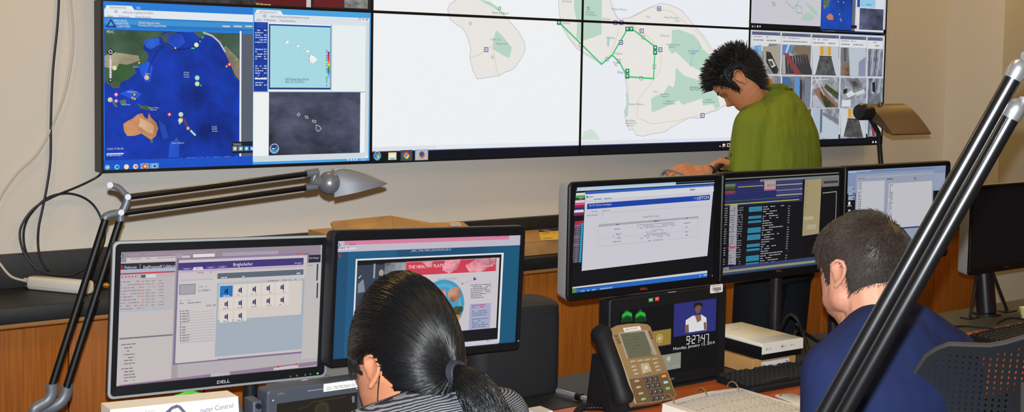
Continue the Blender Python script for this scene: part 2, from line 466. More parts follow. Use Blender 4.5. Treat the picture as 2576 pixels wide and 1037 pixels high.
for x, y, a in ((288, 171, (240, 190, 40)), (369, 195, (240, 120, 50)), (494, 113, (240, 225, 90)), (496, 196, (70, 200, 190)), (496, 211, (160, 225, 70)), (455, 288, (90, 215, 200)), (454, 303, (190, 225, 60)), (277, 251, (240, 150, 60))):
    icon_round(c, x, y, 6, ((225, 245, 220), a)); c.disc(x, y, 2.2, (250, 250, 240))
for x, y, a in ((292, 238, (235, 100, 190)), (292, 254, (205, 90, 215)), (577, 162, (230, 40, 60)), (426, 288, (235, 50, 60))):
    c.poly([(x-6, y), (x, y-6), (x+6, y), (x, y+6)], a); c.disc(x, y, 2.4, (255, 235, 235))
for x, y in ((338, 238), (333, 246), (339, 249), (350, 158), (441, 121), (452, 310), (570, 167)): c.disc(x, y, 2.6, (250, 190, 40))
for x, y in ((487, 122), (483, 121), (503, 104), (516, 82), (505, 215), (510, 94), (595, 150)): c.disc(x, y, 2, (70, 235, 80))
c.line([(458, 294), (466, 306), (472, 322)], 3.5, (150, 60, 50)); c.disc(473, 323, 4, (250, 190, 90)); c.line([(480, 329), (491, 340)], 5, (170, 225, 215))
c.line([(278, 140), (278, 205)], 3, (200, 205, 210)); c.poly([(278, 121), (288, 130), (278, 140), (268, 130)], (25, 30, 45)); c.ring(278, 130, 5, 2, (210, 215, 220)); c.disc(278, 202, 5, (30, 34, 48)); c.disc(278, 202, 2, (215, 218, 220))
for k in range(12): c.rect(275, 150+k*4, 281, 152+k*4, (238, 240, 242))
c.text('PDC', 268, 83, 7, (228, 232, 230))
for x, y, w in ((462, 184, 'North'), (462, 189.5, 'Pacific'), (462, 195, 'Ocean'), (533, 321, 'South'), (533, 326.5, 'Pacific'), (533, 332, 'Ocean'), (365, 187, 'Japan'), (335, 170, 'Korea'), (373, 273, 'Papua New'), (378, 278, 'Guinea'), (348, 317, 'Australia'), (432, 362, 'New Zealand'), (306, 265, 'Indonesia'), (320, 233, 'Philippines')): c.text(w, x, y, 4.2, (196, 205, 222))
c.text('SCALE 1:77 881 881', 270, 377, 4.5, (215, 220, 235), w=40); c.rect(268, 386, 311, 388, (225, 230, 240)); c.dashes(268, 392, 306, 2.5, (180, 190, 220))
c.text('Imagery ©2014 NASA, TerraMetrics, Map data ©2014 Google, INEGI  Terms of Use', 455, 401, 4.4, (205, 212, 235), w=145)
c.rect(603, 78, 606.5, 401, (236, 240, 244))
c.rect(583, 357, 637, 385, (26, 30, 44)); c.text('TOOLS', 586, 366, 5, (230, 232, 236))
for k in range(4): c.rect(585+k*14.5, 368, 597+k*14.5, 380-k*.4, ((130, 150, 160), (120, 150, 160), (60, 150, 220), (90, 140, 190))[k]); c.disc(591+k*14.5, 374, 3.4, (235, 240, 242))
c.rect(259, 408.5, 930, 409, (90, 160, 240)); c.rectl(0, 0, c.W, .0325, (24, 84, 204))
for x, a, b in ((270, (90, 190, 215), (225, 200, 160)), (294, (90, 215, 245), (30, 90, 200)), (318, (240, 225, 160), (250, 240, 190)), (341, (225, 225, 230), (220, 120, 90)), (364, (225, 80, 60), (250, 220, 90)), (388, (150, 190, 235), (40, 70, 160))):
    if x > 350: c.rect(x-11, 411, x+11, 430-(x-300)*.03, (120, 165, 225))
    c.disc(x, 421-(x-270)*.025, 6.5, a); c.disc(x+1, 421-(x-270)*.025, 3.4, b)
# weather windows on the right
c.rect(637, 18, 930, 404, (74, 168, 232)); c.rect(640, 34, 926, 398, (224, 232, 240))
c.poly([(641, 33), (646, 24), (706, 27), (712, 37)], (240, 244, 248)); c.text('NWS Enhanced Radar Mos', 652, 32, 5.5, (85, 90, 100), w=46)
c.rect(640, 34, 926, 48, (236, 242, 247)); c.text('radar.weather.gov/Conus/hawaii_loop.php', 680, 43.5, 6, (105, 110, 116), w=98); c.ring(665.5, 40, 3.4, 1.2, (85, 90, 100))
c.ring(905, 48, 3, 1, (140, 140, 150)); c.disc(914, 48, 3, (200, 190, 150)); c.disc(923, 49, 3, (160, 155, 160))
c.text('Apps', 645, 52, 5, (80, 82, 90)); c.text('ITS Bookmarks', 664, 52.5, 5, (80, 82, 90), w=30); c.text('Weather Bookmarks', 703, 54, 5, (80, 82, 90), w=40)
c.rect(639, 55, 926, 231, (238, 246, 248))
c.rect(639, 55, 673, 230, (24, 62, 160))
for k in range(3):
    for m in range(2): c.rect(646+k*8, 57+m*7, 652.5+k*8, 63+m*7, (36, 82, 188))
for k in range(24):
    if k in (6, 7, 13, 14, 21): continue
    c.dashes(642, 76+k*6, 662, 2.6, (200, 215, 245), mean=6); c.dashes(664, 76+k*6, 671, 2.6, (200, 215, 245), mean=6)
c.rect(641, 196, 671, 200, (240, 240, 245))
c.rect(676, 60, 832, 225.5, (30, 78, 158)); c.rect(680, 64, 830, 221, (172, 224, 234))
for q in ([(716, 106), (722, 101), (727, 106), (721, 110)], [(745, 114), (751, 112), (753, 118), (747, 118)], [(760, 121), (766, 122), (765, 126)], [(770, 125), (779, 128), (776, 132), (769, 130)], [(780, 138), (789, 140), (798, 150), (788, 160), (780, 156), (778, 146)]):
    c.poly([(x-1, y-1 if k else y) for k, (x, y) in enumerate(q)], (120, 90, 130)); c.poly(q, (250, 250, 250))
c.text('NWS Hawaii Radar Mosaic', 717, 202, 6.5, (30, 70, 110), w=60); c.text('2005 UTC 01/07/2014', 717, 209, 6.5, (30, 70, 110), w=48)
for k, a in enumerate(((150, 40, 150), (190, 40, 130), (220, 40, 60), (240, 60, 30), (235, 140, 30), (240, 220, 40), (60, 180, 60), (40, 140, 60), (40, 120, 210), (60, 190, 220), (120, 210, 225))): c.rect(824, 130+k*6, 829, 136+k*6, a)
for k in range(22): c.dashes(820, 127+k*4.2, 823.5, 1.6, (40, 50, 70))
c.rect(832.5, 62, 834.5, 228, (190, 200, 206)); c.rect(677, 221.5, 832, 223.5, (24, 40, 90))
c.rect(637, 230, 926, 232.5, (150, 175, 200)); c.rect(637, 232.5, 926, 396, (246, 248, 250))
c.rect(676.5, 232, 905, 384.5, (58, 62, 80), 2)
for q in ([(747, 288), (752, 284), (755, 289), (750, 292)], [(767, 292), (773, 292), (775, 298), (769, 297)], [(786, 302), (795, 304), (793, 309), (785, 306)], [(795, 314), (804, 318), (808, 324), (800, 331), (795, 326)]):
    c.line(q+[q[0]], 1.3, (214, 216, 210))
c.disc(690, 374, 12.5, (235, 242, 246)); c.disc(690, 374, 11, (34, 62, 130)); c.poly([(680, 374), (690, 380), (700, 372), (699, 380), (690, 385), (682, 381)], (60, 170, 225)); c.poly([(682, 372), (688, 377), (699, 369), (690, 374)], (245, 248, 250))
c.rect(920, 56, 926, 392, (214, 224, 230)); c.rect(637, 393, 918, 397, (214, 224, 230))
for x in (875, 883, 890, 897): c.disc(x, 402, 2.4, (225, 232, 242))
c.text('9:28 AM', 906, 399.5, 4.4, (220, 230, 245), w=15); c.text('1/13/2014', 905, 405, 4.4, (220, 230, 245), w=17)
# -- the map spread over the four middle panels
land = (240, 237, 232); park = (190, 220, 202); coast = (150, 168, 196); road = (228, 214, 196); rt = (64, 205, 128)
lanai = [(1126, 24), (1132, 10), (1150, -2), (1180, -6), (1220, 3), (1255, 26), (1280, 52), (1305, 80), (1320, 108), (1321, 125), (1312, 146), (1298, 166), (1290, 175), (1270, 182), (1257, 190), (1225, 195), (1201, 199), (1194, 186), (1190, 178), (1184, 155), (1182, 145), (1184, 122), (1178, 100), (1170, 80), (1160, 68), (1145, 60), (1132, 48)]
maui = [(1408, -40), (1405, 10), (1410, 60), (1430, 95), (1452, 124), (1470, 133), (1500, 150), (1516, 160), (1540, 142), (1556, 150), (1570, 176), (1573, 200), (1577, 230), (1576, 262), (1572, 290), (1577, 315), (1583, 328), (1592, 324), (1600, 340), (1618, 343), (1645, 336), (1672, 332), (1690, 320), (1715, 306), (1735, 296), (1758, 298), (1770, 290), (1790, 282), (1806, 277), (1828, 260), (1858, 252), (1862, 240), (1850, 210), (1830, 180), (1800, 150), (1795, 130), (1780, 105), (1770, 90), (1752, 72), (1735, 50), (1715, 26), (1690, 14), (1664, 8), (1640, 16), (1612, 30), (1585, 44), (1565, 48), (1552, 46), (1545, 30), (1536, 10), (1530, -40)]
for key in ((1, 0), (2, 0), (1, 1), (2, 1)):
    c = PANEL[key]
    c.rectl(0, 0, c.W, c.H, WHT if key[0] == 1 else (240, 244, 250))
    for isl in (lanai, maui):
        c.poly(isl, land); c.line(isl+[isl[0]], 1.1, coast)
    c.poly([(1248, 76), (1262, 88), (1288, 120), (1281, 147), (1270, 142), (1240, 124), (1240, 100)], park)
    for x, y in ((1183, 59), (1239, 144)): c.disc(x, y, 5.5, park, 8)
    c.poly([(1204, -2), (1232, 4), (1254, 20), (1276, 44), (1262, 34), (1240, 18), (1220, 8)], park)
    c.poly([(1445, -30), (1500, -30), (1514, 0), (1513, 86), (1490, 95), (1462, 104), (1450, 96), (1452, 60), (1444, 20)], park)
    c.poly([(1690, 76), (1708, 74), (1745, 88), (1762, 108), (1766, 122), (1790, 142), (1800, 160), (1798, 196), (1780, 200), (1760, 178), (1738, 166), (1720, 150), (1700, 130), (1690, 136), (1680, 122), (1690, 104)], park)
    c.poly([(1700, 170), (1720, 190), (1752, 200), (1772, 206), (1800, 222), (1812, 268), (1800, 274), (1792, 262), (1768, 266), (1766, 248), (1716, 264), (1708, 252), (1690, 262), (1640, 284), (1637, 250), (1650, 240), (1668, 236), (1682, 214), (1694, 220), (1698, 204)], park)
    c.poly([(1574, 232), (1582, 240), (1580, 290), (1572, 296), (1570, 280), (1576, 262)], park); c.poly([(1462, 352), (1470, 330), (1488, 324), (1500, 336), (1510, 352)], (214, 232, 222))
    c.poly([(1528, 94), (1534, 96), (1532, 118), (1526, 114)], (178, 214, 206)); c.line([(1745, 122), (1742, 140), (1736, 166)], 4, (160, 205, 226)); c.line([(1744, 135), (1764, 118)], 3, (160, 205, 226))
    for r_ in ([(1183, 145), (1205, 138), (1236, 116), (1244, 140), (1248, 170), (1256, 192)], [(1532, -20), (1548, 34), (1560, 54), (1552, 92), (1536, 136), (1508, 158), (1470, 136), (1436, 100), (1410, 52)], [(1560, 54), (1600, 70), (1640, 100), (1664, 140), (1660, 180), (1634, 214), (1606, 250), (1602, 296), (1640, 312), (1700, 304), (1760, 290), (1812, 272), (1856, 252)], [(1588, 44), (1640, 18), (1690, 30), (1740, 70), (1766, 92), (1794, 140)], [(1572, 176), (1580, 220), (1578, 280)]):
        c.line(r_, 2.2, road)
    c.line([(1408, 58), (1463, 112), (1513, 162), (1540, 138), (1578, 74), (1592, 74), (1648, 118), (1644, 198), (1578, 193), (1560, 160), (1540, 138)], 4.2, rt)
    for x, y in ((1578, 73), (1588, 73), (1648, 120), (1648, 132), (1578, 179), (1578, 192), (1406, 57)):
        c.rect(x-5, y-6, x+5, y+6, (40, 140, 96)); c.poly([(x-3, y-2.5), (x+3, y-2.5), (x, y+3)], (240, 250, 245))
    for x, y in ((1527, 149), (1557, 154), (1618, 94), (1646, 168), (1613, 197), (1460, 113)): c.frame(x-4, y-5, x+4, y+5, 1.2, (120, 130, 128))
    for x, y in ((1223, 125), (1658, 22), (1548, 57), (1563, 57), (1614, 78), (1562, 107), (1661, 125), (1767, 291)):
        c.rect(x-5, y-6, x+5, y+6, (50, 66, 128)); c.rect(x-3.5, y-4, x+3.5, y+4, (240, 242, 248)); c.dashes(x-2.5, y, x+2.5, 3, (70, 80, 130), mean=5, fill=1)
    for w, x, y, h, a in (('Lanai City', 1233, 101, 6, 0), ('Munro Trail', 1249, 112, 5, 1), ('Shipwreck Beach', 1237, 34, 5.5, 1), ('Lahaina', 1414, 60, 6, 0), ('Kaanapali', 1414, 5, 6, 0), ('Wailuku', 1515, 50, 6, 0), ('Waihee-Waiehu', 1536, 25, 6, 0), ('Paia', 1626, 45, 6, 0), ('Haiku-Pauwela', 1670, 46, 6, 0), ('Haiku', 1698, 54, 5, 0), ('Kahului Airport', 1570, 63, 4.5, 2), ('Makawao', 1661, 92, 6, 0), ('Waikapu', 1525, 97, 6, 0), ('Maalaea', 1545, 137, 6, 0), ('Maalaea', 1542, 160, 5, 2), ('Bay', 1546, 166, 5, 2), ('Kihei', 1553, 185, 7, 2), ('Kula', 1643, 233, 6, 0), ('Wailea-Makena', 1580, 265, 6, 0), ('Haleakala', 1735, 222, 6, 1), ('Natl Park', 1736, 228, 6, 1), ('Makawao Forest', 1676, 114, 5, 1), ('Reserve', 1682, 120, 5, 1), ('Koolau Forest', 1730, 130, 5, 1), ('Reserve', 1734, 136, 5, 1), ('Kula Forest', 1660, 239, 5, 1), ('Reserve', 1664, 245, 5, 1), ('Kahikinui', 1674, 257, 5, 1), ('Forest Reserve', 1668, 263, 5, 1), ('Kipahulu', 1774, 253, 5, 1), ('Forest Reserve', 1768, 259, 5, 1), ('Ahihi-Kinau', 1573, 306, 5, 1), ('Natural Area', 1573, 312, 5, 1), ('Reserve', 1577, 318, 5, 1), ('West Maui', 1473, 32, 4.5, 1), ('Forest Reserve', 1472, 38, 4.5, 1)):
        c.text(w, x, y, h, ((132, 142, 178), (70, 112, 104), (84, 96, 160))[a])
    for x, y in ((1257, 21), (1480, 21)): c.ring(x, y, 4.5, 1.8, (70, 140, 108))
    if key[1] == 0:       # scroll bar and taskbar run along the lower edge
        tb = .0375
        c.rectl(0, 0, c.W, tb, (16, 18, 28)); c.rectl(0, tb, c.W, tb+.0035, (58, 72, 130)); c.rectl(0, tb+.0035, c.W, tb+.020, (228, 231, 238))
    if key == (1, 0):
        c.rectl(.285, tb+.006, c.W, tb+.0185, (238, 240, 246)); c.rectl(.2845, tb+.0055, .2855, tb+.019, (150, 160, 180))
        c.rect(1044, 377, 1077, 402.5, (150, 160, 172)); c.rect(1046, 379, 1075, 401, (186, 192, 200)); c.rect(1008, 378, 1037, 404, (70, 78, 92))
        c.disc(949, 392, 11, (150, 205, 235)); c.disc(949, 392, 9.6, (30, 96, 176)); c.disc(949, 397, 7, (70, 190, 230))
        for dx, dy, a in ((-3.4, -3, (225, 90, 50)), (3, -3, (120, 190, 70)), (-3, 3, (60, 140, 220)), (3.2, 3, (240, 190, 60))): c.rect(949+dx-2.6, 392+dy-2.6, 949+dx+2.6, 392+dy+2.6, a)
        c.rect(977, 384, 997, 402, (246, 226, 160)); c.rect(979, 388, 995, 396, (250, 244, 215)); c.rect(981, 397, 993, 402, (130, 195, 225))
        c.disc(1022, 391, 9, (225, 66, 54)); c.poly([(1013, 388), (1022, 391), (1020, 400), (1014, 396)], (60, 160, 76)); c.poly([(1022, 391), (1031, 390), (1026, 399), (1020, 400)], (245, 205, 60)); c.disc(1022, 391, 4.6, (240, 244, 248)); c.disc(1022, 391, 3.6, (60, 120, 220))
        c.disc(1061, 390, 9.5, (230, 116, 36)); c.disc(1061, 388, 6.8, (40, 90, 180)); c.poly([(1052, 384), (1056, 392), (1062, 398), (1054, 397)], (245, 150, 40))
    if key == (2, 0):
        c.poly([(1810, 366), (1814, 368), (1810, 370)], (220, 224, 230)); c.rect(1818, 362, 1824, 370, (235, 238, 240)); c.rect(1820, 366, 1825, 370, (225, 70, 60)); c.frame(1829, 361, 1836, 369, 1.6, (235, 238, 242)); c.disc(1841, 365, 3.6, (240, 242, 244)); c.disc(1843, 367, 2.2, (225, 70, 70))
# -- dark picture strip above the hazard map
c = PANEL[(0, 1)]
c.rectl(0, 0, c.W, c.H, (40, 34, 36)); c.rect(250, -200, 645, 12, (64, 60, 62), 3); c.rect(648, -200, 770, 17, (96, 26, 30)); c.rect(772, -200, 782, 19, (205, 200, 196)); c.rect(790, -200, 866, 20, (104, 30, 34)); c.rect(868, -200, 925, 22, (136, 138, 136), 3)
c.text('Welcome', 643, 12.5, 6, (250, 225, 150), w=38)
c.rect(300, -330, 640, -120, (110, 84, 70), 3); c.rect(660, -330, 900, -150, (150, 60, 52), 3)
# -- security cameras
c = PANEL[(3, 0)]
c.rectl(0, 0, c.W, c.H, (206, 210, 220)); c.rectl(0, 0, c.W, .05, (15, 18, 28))
colx = [1890, 1965, 2041, 2112, 2181, 2222]
def cam_pic(k, r, x0, y0, x1, y1):
    """simple rooms seen by the cameras, drawn by the corner fractions of each picture"""
    q = lambda a, b: (x0+(x1-x0)*a, y0+(y1-y0)*b+(x1-x0)*a*.045)
    base = ((150, 148, 150), (120, 116, 118), (158, 162, 168), (150, 156, 168), (136, 142, 156))[k]
    c.rect(x0, y0, x1, y1+(x1-x0)*.045, base, 3)
    P = lambda pts, col, tex=0: c.poly([q(*p) for p in pts], col, tex)
    if (k, r) == (0, 0):
        P([(0, 0), (.62, 0), (.5, .16), (0, .42)], (226, 226, 222)); P([(.02, .1), (.34, .05), (.3, .36), (.05, .42)], (118, 158, 205), 3)
        P([(.35, .1), (1, .05), (1, .8), (.7, .95), (.45, .6)], (168, 162, 150)); P([(.5, .25), (.66, .28), (.95, .85), (.9, .98), (.75, .98), (.5, .62)], (54, 54, 56), 3)
        P([(.56, .52), (.72, .5), (.85, .72), (.7, .8)], (206, 200, 190)); P([(.6, .58), (.7, .57), (.77, .7), (.69, .74)], (70, 70, 74))
    elif (k, r) == (1, 0):
        P([(0, 0), (.45, 0), (.3, .3), (0, .34)], (96, 138, 190)); P([(.2, 0), (.26, 0), (.16, .3), (.1, .32)], (206, 214, 222)); P([(.45, 0), (1, .05), (1, .55), (.35, .2)], (128, 112, 90))
        P([(0, .36), (.3, .28), (1, .7), (1, 1), (0, 1)], (172, 172, 170))
        for s_ in range(9): P([(.1+s_*.09, .4-s_*.015), (.17+s_*.09, .39-s_*.01), (.22+s_*.11, .98), (.12+s_*.105, 1)], (62, 60, 62))
        P([(.05, .3), (.2, .28), (.7, 1), (.45, 1)], (142, 66, 72))
    elif k == 2 and r in (0,) or (k, r) == (3, 2):
        P([(0, 0), (.28, 0), (.28, .34), (.1, 1), (0, 1)], (206, 210, 216)); P([(.72, 0), (1, 0), (1, 1), (.88, 1), (.72, .34)], (196, 202, 210)); P([(.28, .34), (.72, .34), (.9, 1), (.1, 1)], (86, 86, 88), 3)
        P([(.28, 0), (.72, 0), (.72, .33), (.28, .33)], (198, 190, 170)); P([(.3, 0), (.42, 0), (.42, .3), (.3, .3)], (214, 160, 50)); P([(.6, 0), (.7, 0), (.7, .3), (.6, .3)], (214, 160, 50)); P([(.26, .33), (.74, .33), (.74, .36), (.26, .36)], (50, 50, 54))
    elif (k, r) == (3, 0):
        P([(0, 0), (.3, 0), (.34, .55), (0, .6)], (120, 122, 126)); P([(.34, 0), (1, 0), (1, 1), (.36, 1)], (190, 198, 210)); P([(.72, .5), (.98, .3), (.98, 1), (.7, 1)], (140, 146, 172)); P([(0, .58), (.34, .55), (.36, 1), (0, 1)], (128, 104, 90), 3); P([(.12, 0), (.22, 0), (.22, .5), (.12, .5)], (90, 88, 88))
    elif k == 4:
        for s_ in range(4): P([(.1+s_*.24, 0), (.2+s_*.24, 0), (.05+s_*.2, 1), (-.02+s_*.2, 1)], ((90, 94, 108), (176, 182, 196))[s_ % 2])
        if r == 1: P([(.3, .15), (.5, .1), (.48, .5), (.3, .45)], (34, 34, 42)); P([(.1, .55), (.9, .5), (.9, 1), (.1, 1)], (110, 112, 122), 3)
        if r == 2: P([(0, 0), (.5, .5), (1, 0), (1, 1), (.6, 1)], (200, 198, 196)); P([(.1, .2), (.25, .2), (.5, 1), (.3, 1)], (150, 60, 62)); P([(.6, 0), (.8, 0), (.6, .9)], (60, 70, 60))
    elif k in (0, 1):
        P([(0, 0), (.3, .05), (.25, 1), (0, 1)], (70, 110, 160)); P([(.45, 0), (.62, 0), (.6, 1), (.42, 1)], (96, 150, 205)); P([(.8, .1), (1, .1), (1, 1), (.82, 1)], (120, 130, 150)); P([(.64, .1), (.7, .1), (.7, 1), (.64, 1)], (40, 46, 60))
    elif (k, r) == (2, 1):
        P([(.0, .45), (.35, .3), (1, .9), (1, 1), (.5, 1)], (150, 108, 102)); P([(.5, .2), (1, .5), (1, .75), (.45, .35)], (72, 82, 56), 3); P([(.28, .45), (.9, .95), (.5, 1), (.3, .6)], (66, 80, 50), 3); P([(0, .6), (.5, 1), (0, 1)], (176, 184, 196))
        for a, b in (((.1, .0), (.45, .6)), ((.3, .0), (.0, .35)), ((0, .1), (.6, .05))): c.line([q(*a), q(*b)], 2.2, (206, 212, 220))
    elif (k, r) == (3, 1):
        P([(.3, .05), (.7, 0), (.85, .3), (.5, .4)], (112, 110, 110)); P([(.42, .12), (.6, .1), (.7, .25), (.52, .3)], (70, 74, 70)); P([(.2, .55), (.42, .42), (.6, .55), (.3, .68)], (214, 220, 222)); P([(.55, .5), (.92, .36), (.95, .48), (.66, .6)], (206, 212, 214)); P([(.05, .78), (.4, .74), (.4, .98), (.05, 1)], (216, 222, 224)); P([(.1, .4), (.28, .36), (.24, .52), (.1, .56)], (40, 52, 44))
    else:
        P([(0, 0), (.35, 0), (.3, .8), (0, 1)], (176, 190, 206)); P([(.4, .1), (1, .3), (1, .5), (.4, .2)], (120, 124, 136)); P([(.35, .2), (1, .55), (1, 1), (.3, 1)], (188, 198, 212)); P([(.3, .0), (.38, .0), (.36, .8), (.28, .8)], (92, 110, 132))
for k in range(5):
    x0, x1 = colx[k]+2, colx[k+1]-2
    y0 = 79+(x0-1890)*.05; ym = 187+(x0-1890)*.024; yb = 265-(x0-1890)*.002+6; ye = 352-(x0-1890)*.036
    c.rect(x0, y0, x1, y0+9+(x1-x0)*.05, (92, 96, 128)); c.text('x', x1-6, y0+7, 4, (225, 228, 235))
    c.rect(x0, y0+8, x1, y0+28+(x1-x0)*.045, (224, 226, 228)); c.dashes(x0+3, y0+12.5, x0+(x1-x0)*.6, 2.6, (150, 152, 165)); c.dashes(x0+3, y0+21, x1-8, 3, (140, 142, 156), mean=9)
    cam_pic(k, 0, x0+1, y0+29, x1-1, ym-3)
    cam_pic(k, 1, x0+1, ym+3, x1-1, yb-2)
    cam_pic(k, 2, x0+1, yb+3, x1-1, ye)
for x in (2196, 2203, 2207): c.rect(x-1.5, 355, x+1.5, 360, (215, 220, 226))
# -- small copies above the camera grid
c = PANEL[(3, 1)]
c.rectl(0, 0, c.W, c.H, (206, 204, 214)); c.rectl(0, 0, c.W, .022, (15, 17, 24))
for x in (1893, 1899, 1906, 1912): c.disc(x, 66.5, 2.6, ((90, 150, 200), (236, 238, 236), (200, 190, 190), (190, 190, 200))[(x//6) % 4])
c.poly([(1940, 2), (1950, 5), (1952, 16), (1944, 16)], (172, 190, 186)); c.line([(1976, 2), (1996, 22), (2003, 12), (2016, 18), (2017, 34), (2004, 32), (2003, 14), (2010, 2)], 1.8, (120, 190, 150))
c.poly([(2024, 4), (2042, 14), (2058, 32), (2056, 42), (2040, 30)], (178, 204, 192)); c.poly([(2018, 38), (2034, 30), (2052, 46), (2034, 54), (2016, 50)], (178, 204, 192))
c.rect(2068, -60, 2148, 77, (24, 66, 160), 1); c.poly([(2078, 42), (2088, 33), (2096, 40), (2096, 50), (2084, 50)], (196, 128, 96)); c.poly([(2070, -10), (2090, -5), (2084, 14), (2072, 26)], (74, 96, 84), 1)
for x, y in ((2073, 16), (2112, 36), (2114, 48), (2108, 4), (2122, 6), (2116, 52)): c.disc(x, y, 1.8, (240, 200, 90))
c.rect(2147, -60, 2155, 78, (104, 108, 124)); c.rect(2155, -60, 2222, 82, (222, 224, 232)); c.rect(2157, -10, 2163, 18, (34, 76, 176)); c.rect(2165, -10, 2202, 20, (150, 205, 236)); c.dashes(2174, 11, 2192, 2, (70, 110, 160)); c.rect(2163, 20, 2221, 77, (64, 70, 92), 2); c.disc(2167, 69, 3, (90, 140, 200))
c.rect(2068, 76.5, 2224, 86, (30, 92, 160)); c.dashes(2068, 79, 2100, 4, (170, 210, 220), mean=3); c.rect(2141, 63, 2155, 72, (28, 32, 46))
for k_, c in PANEL.items():
    c.build('screen', SCR, c.t)
# ================================================================ desk
YB = 2.71; DZ = .74
t = thing('console_desk', 'long console desk with orange wood front and dark rear strip', 'desk', (2.4, 2.2, 0))
obj('worktop', MB().rbox(.35, 5.4, 1.97, 2.449, DZ-.03, DZ, .006), deskw, t, smooth=30, label='orange wood worktop')
obj('rear_strip', MB().rbox(.35, 3.3, 2.451, YB, DZ-.03, DZ, .006), black_lam, t, smooth=30, label='black rear strip')
obj('rear_strip', MB().rbox(3.304, 5.4, 2.451, YB, DZ-.03, DZ, .006), grey_lam, t, smooth=30, label='grey rear strip')
for x in (.38, 1.98, 3.3, 5.35): obj('leg_panel', MB().box(x-.02, x+.02, 2.05, YB-.03, 0, DZ-.031), black_lam, t)

# ================================================================ monitors
MON = {}
def monitor(key, label, Y, x0, x1, z0, z1, roll, bz, bezel_m, side_m, r=.012, depth=.045, pole=None, rim_m=None, group='desk monitors'):
    W_, H_ = x1-x0, z1-z0; cx, cz = (x0+x1)/2, (z0+z1)/2; bl, br, bt, bb = bz
    c_, s_ = math.cos(roll), math.sin(roll)
    Wd = lambda u, v, y: V((cx+(u-W_/2)*c_-(v-H_/2)*s_, y, cz+(u-W_/2)*s_+(v-H_/2)*c_))
    t = thing('monitor', label, 'monitor', (cx, Y+.11, DZ), group=group)
    lp = lambda a0, a1, b0, b1, y, rr: [Wd(p[0], p[1], y) for p in rrect(a0, a1, b0, b1, rr, 4)]
    h = MB().loft([lp(.06, W_-.06, .05, H_-.05, Y+depth+.03, .02), lp(.04, W_-.04, .035, H_-.035, Y+depth+.012, .02), lp(.004, W_-.004, .004, H_-.004, Y+depth-.008, r), lp(0, W_, 0, H_, Y+.012, r), lp(0, W_, 0, H_, Y+.002, r)], True, False)
    obj('housing', h, side_m, t, smooth=40)
    f = MB().loft([lp(0, W_, 0, H_, Y+.002, r), lp(0, W_, 0, H_, Y-.004, r), lp(.003, W_-.003, .003, H_-.003, Y-.007, r*.8), lp(bl, W_-br, bb, H_-bt, Y-.006, .0015), lp(bl, W_-br, bb, H_-bt, Y, .0015)], False, False)
    bzo = obj('bezel', f, bezel_m, t, smooth=30)
    if rim_m:
        obj('rim', MB().loft([lp(-.0012, W_+.0012, -.0012, H_+.0012, Y-.002, r), lp(-.0012, W_+.0012, -.0012, H_+.0012, Y-.0078, r), lp(.004, W_-.004, .004, H_-.004, Y-.0082, r*.8)], False, False), rim_m, t, smooth=30, label='silver rim')
    c = Canvas(Wd(bl, bb, Y-.0005), (c_, 0, s_), (-s_, 0, c_), (0, -1, 0)); c.W = W_-bl-br; c.H = H_-bt-bb; c.t = t
    c.rectl(0, 0, c.W, c.H, (12, 13, 16))
    k = Canvas(Wd(0, 0, Y-.0068), (c_, 0, s_), (-s_, 0, c_), (0, -1, 0)); k.t = bzo
    if pole:
        px = pole if pole is not True else cx
        obj('stand_pole', MB().cyl((px, Y+depth+.055, DZ), (px, Y+depth+.055, cz), .017, 14), darkmetal, t, smooth=True)
        obj('stand_base', MB().lathe([(.001, 0), (.045, 0), (.045, .006), (.026, .012), (.001, .012)], (px, Y+depth+.055, DZ+.0005)), darkmetal, t, smooth=True)
        obj('mount', MB().rbox(px-.05, px+.05, Y+depth+.028, Y+depth+.075, cz-.05, cz+.05, .006), blackp, t, smooth=True)
    k.fork = lambda: Canvas(k.o, k.u, k.v, k.n)
    MON[key] = (c, k, Wd, W_, H_, t)
    return t
mblack = mat('monitor_black', (12, 14, 18), .45, spec=.3)
monitor('L', 'silver rimmed monitor with a blue and grey authoring window, leftmost on the desk', 2.58, .8165, 1.328, .891, 1.225, -.039, (.017, .02, .022, .024), mblack, mat('monitor_dark_grey', (60, 62, 66), .5), depth=.025, pole=1.17, rim_m=silverp)
monitor('M', 'black monitor behind the ponytailed person showing a plate of food', 2.5, 1.2925, 1.8375, .9085, 1.2265, -.040, (.0125, .0125, .024, .02), mblack, mblack, pole=1.66)
monitor('LE', 'monitor with pale grey sides showing a white web page above the small studio monitor', 2.48, 1.966, 2.5165, 1.0105, 1.323, 0, (.016, .02, .015, .021), mblack, silverp, r=.016, depth=.05, pole=2.24)
monitor('S', 'monitor with black schedule lists and blue rows, beside the white web page monitor', 2.48, 2.5195, 3.0485, 1.005, 1.327, 0, (.012, .013, .014, .022), mblack, mblack, pole=at(1951, 760, 2.58).x)
monitor('T', 'monitor with two empty grey list columns behind the short haired person', 2.48, 3.0535, 3.594, 1.005, 1.328, 0, (.013, .014, .015, .02), mblack, mblack, pole=at(2098, 760, 2.58).x)
monitor('R', 'switched off black monitor at the right edge on a thick pole', 2.56, 3.842, 4.39, .905, 1.225, 0, (.012, .012, .014, .02), mblack, silverp, r=.012, depth=.05)
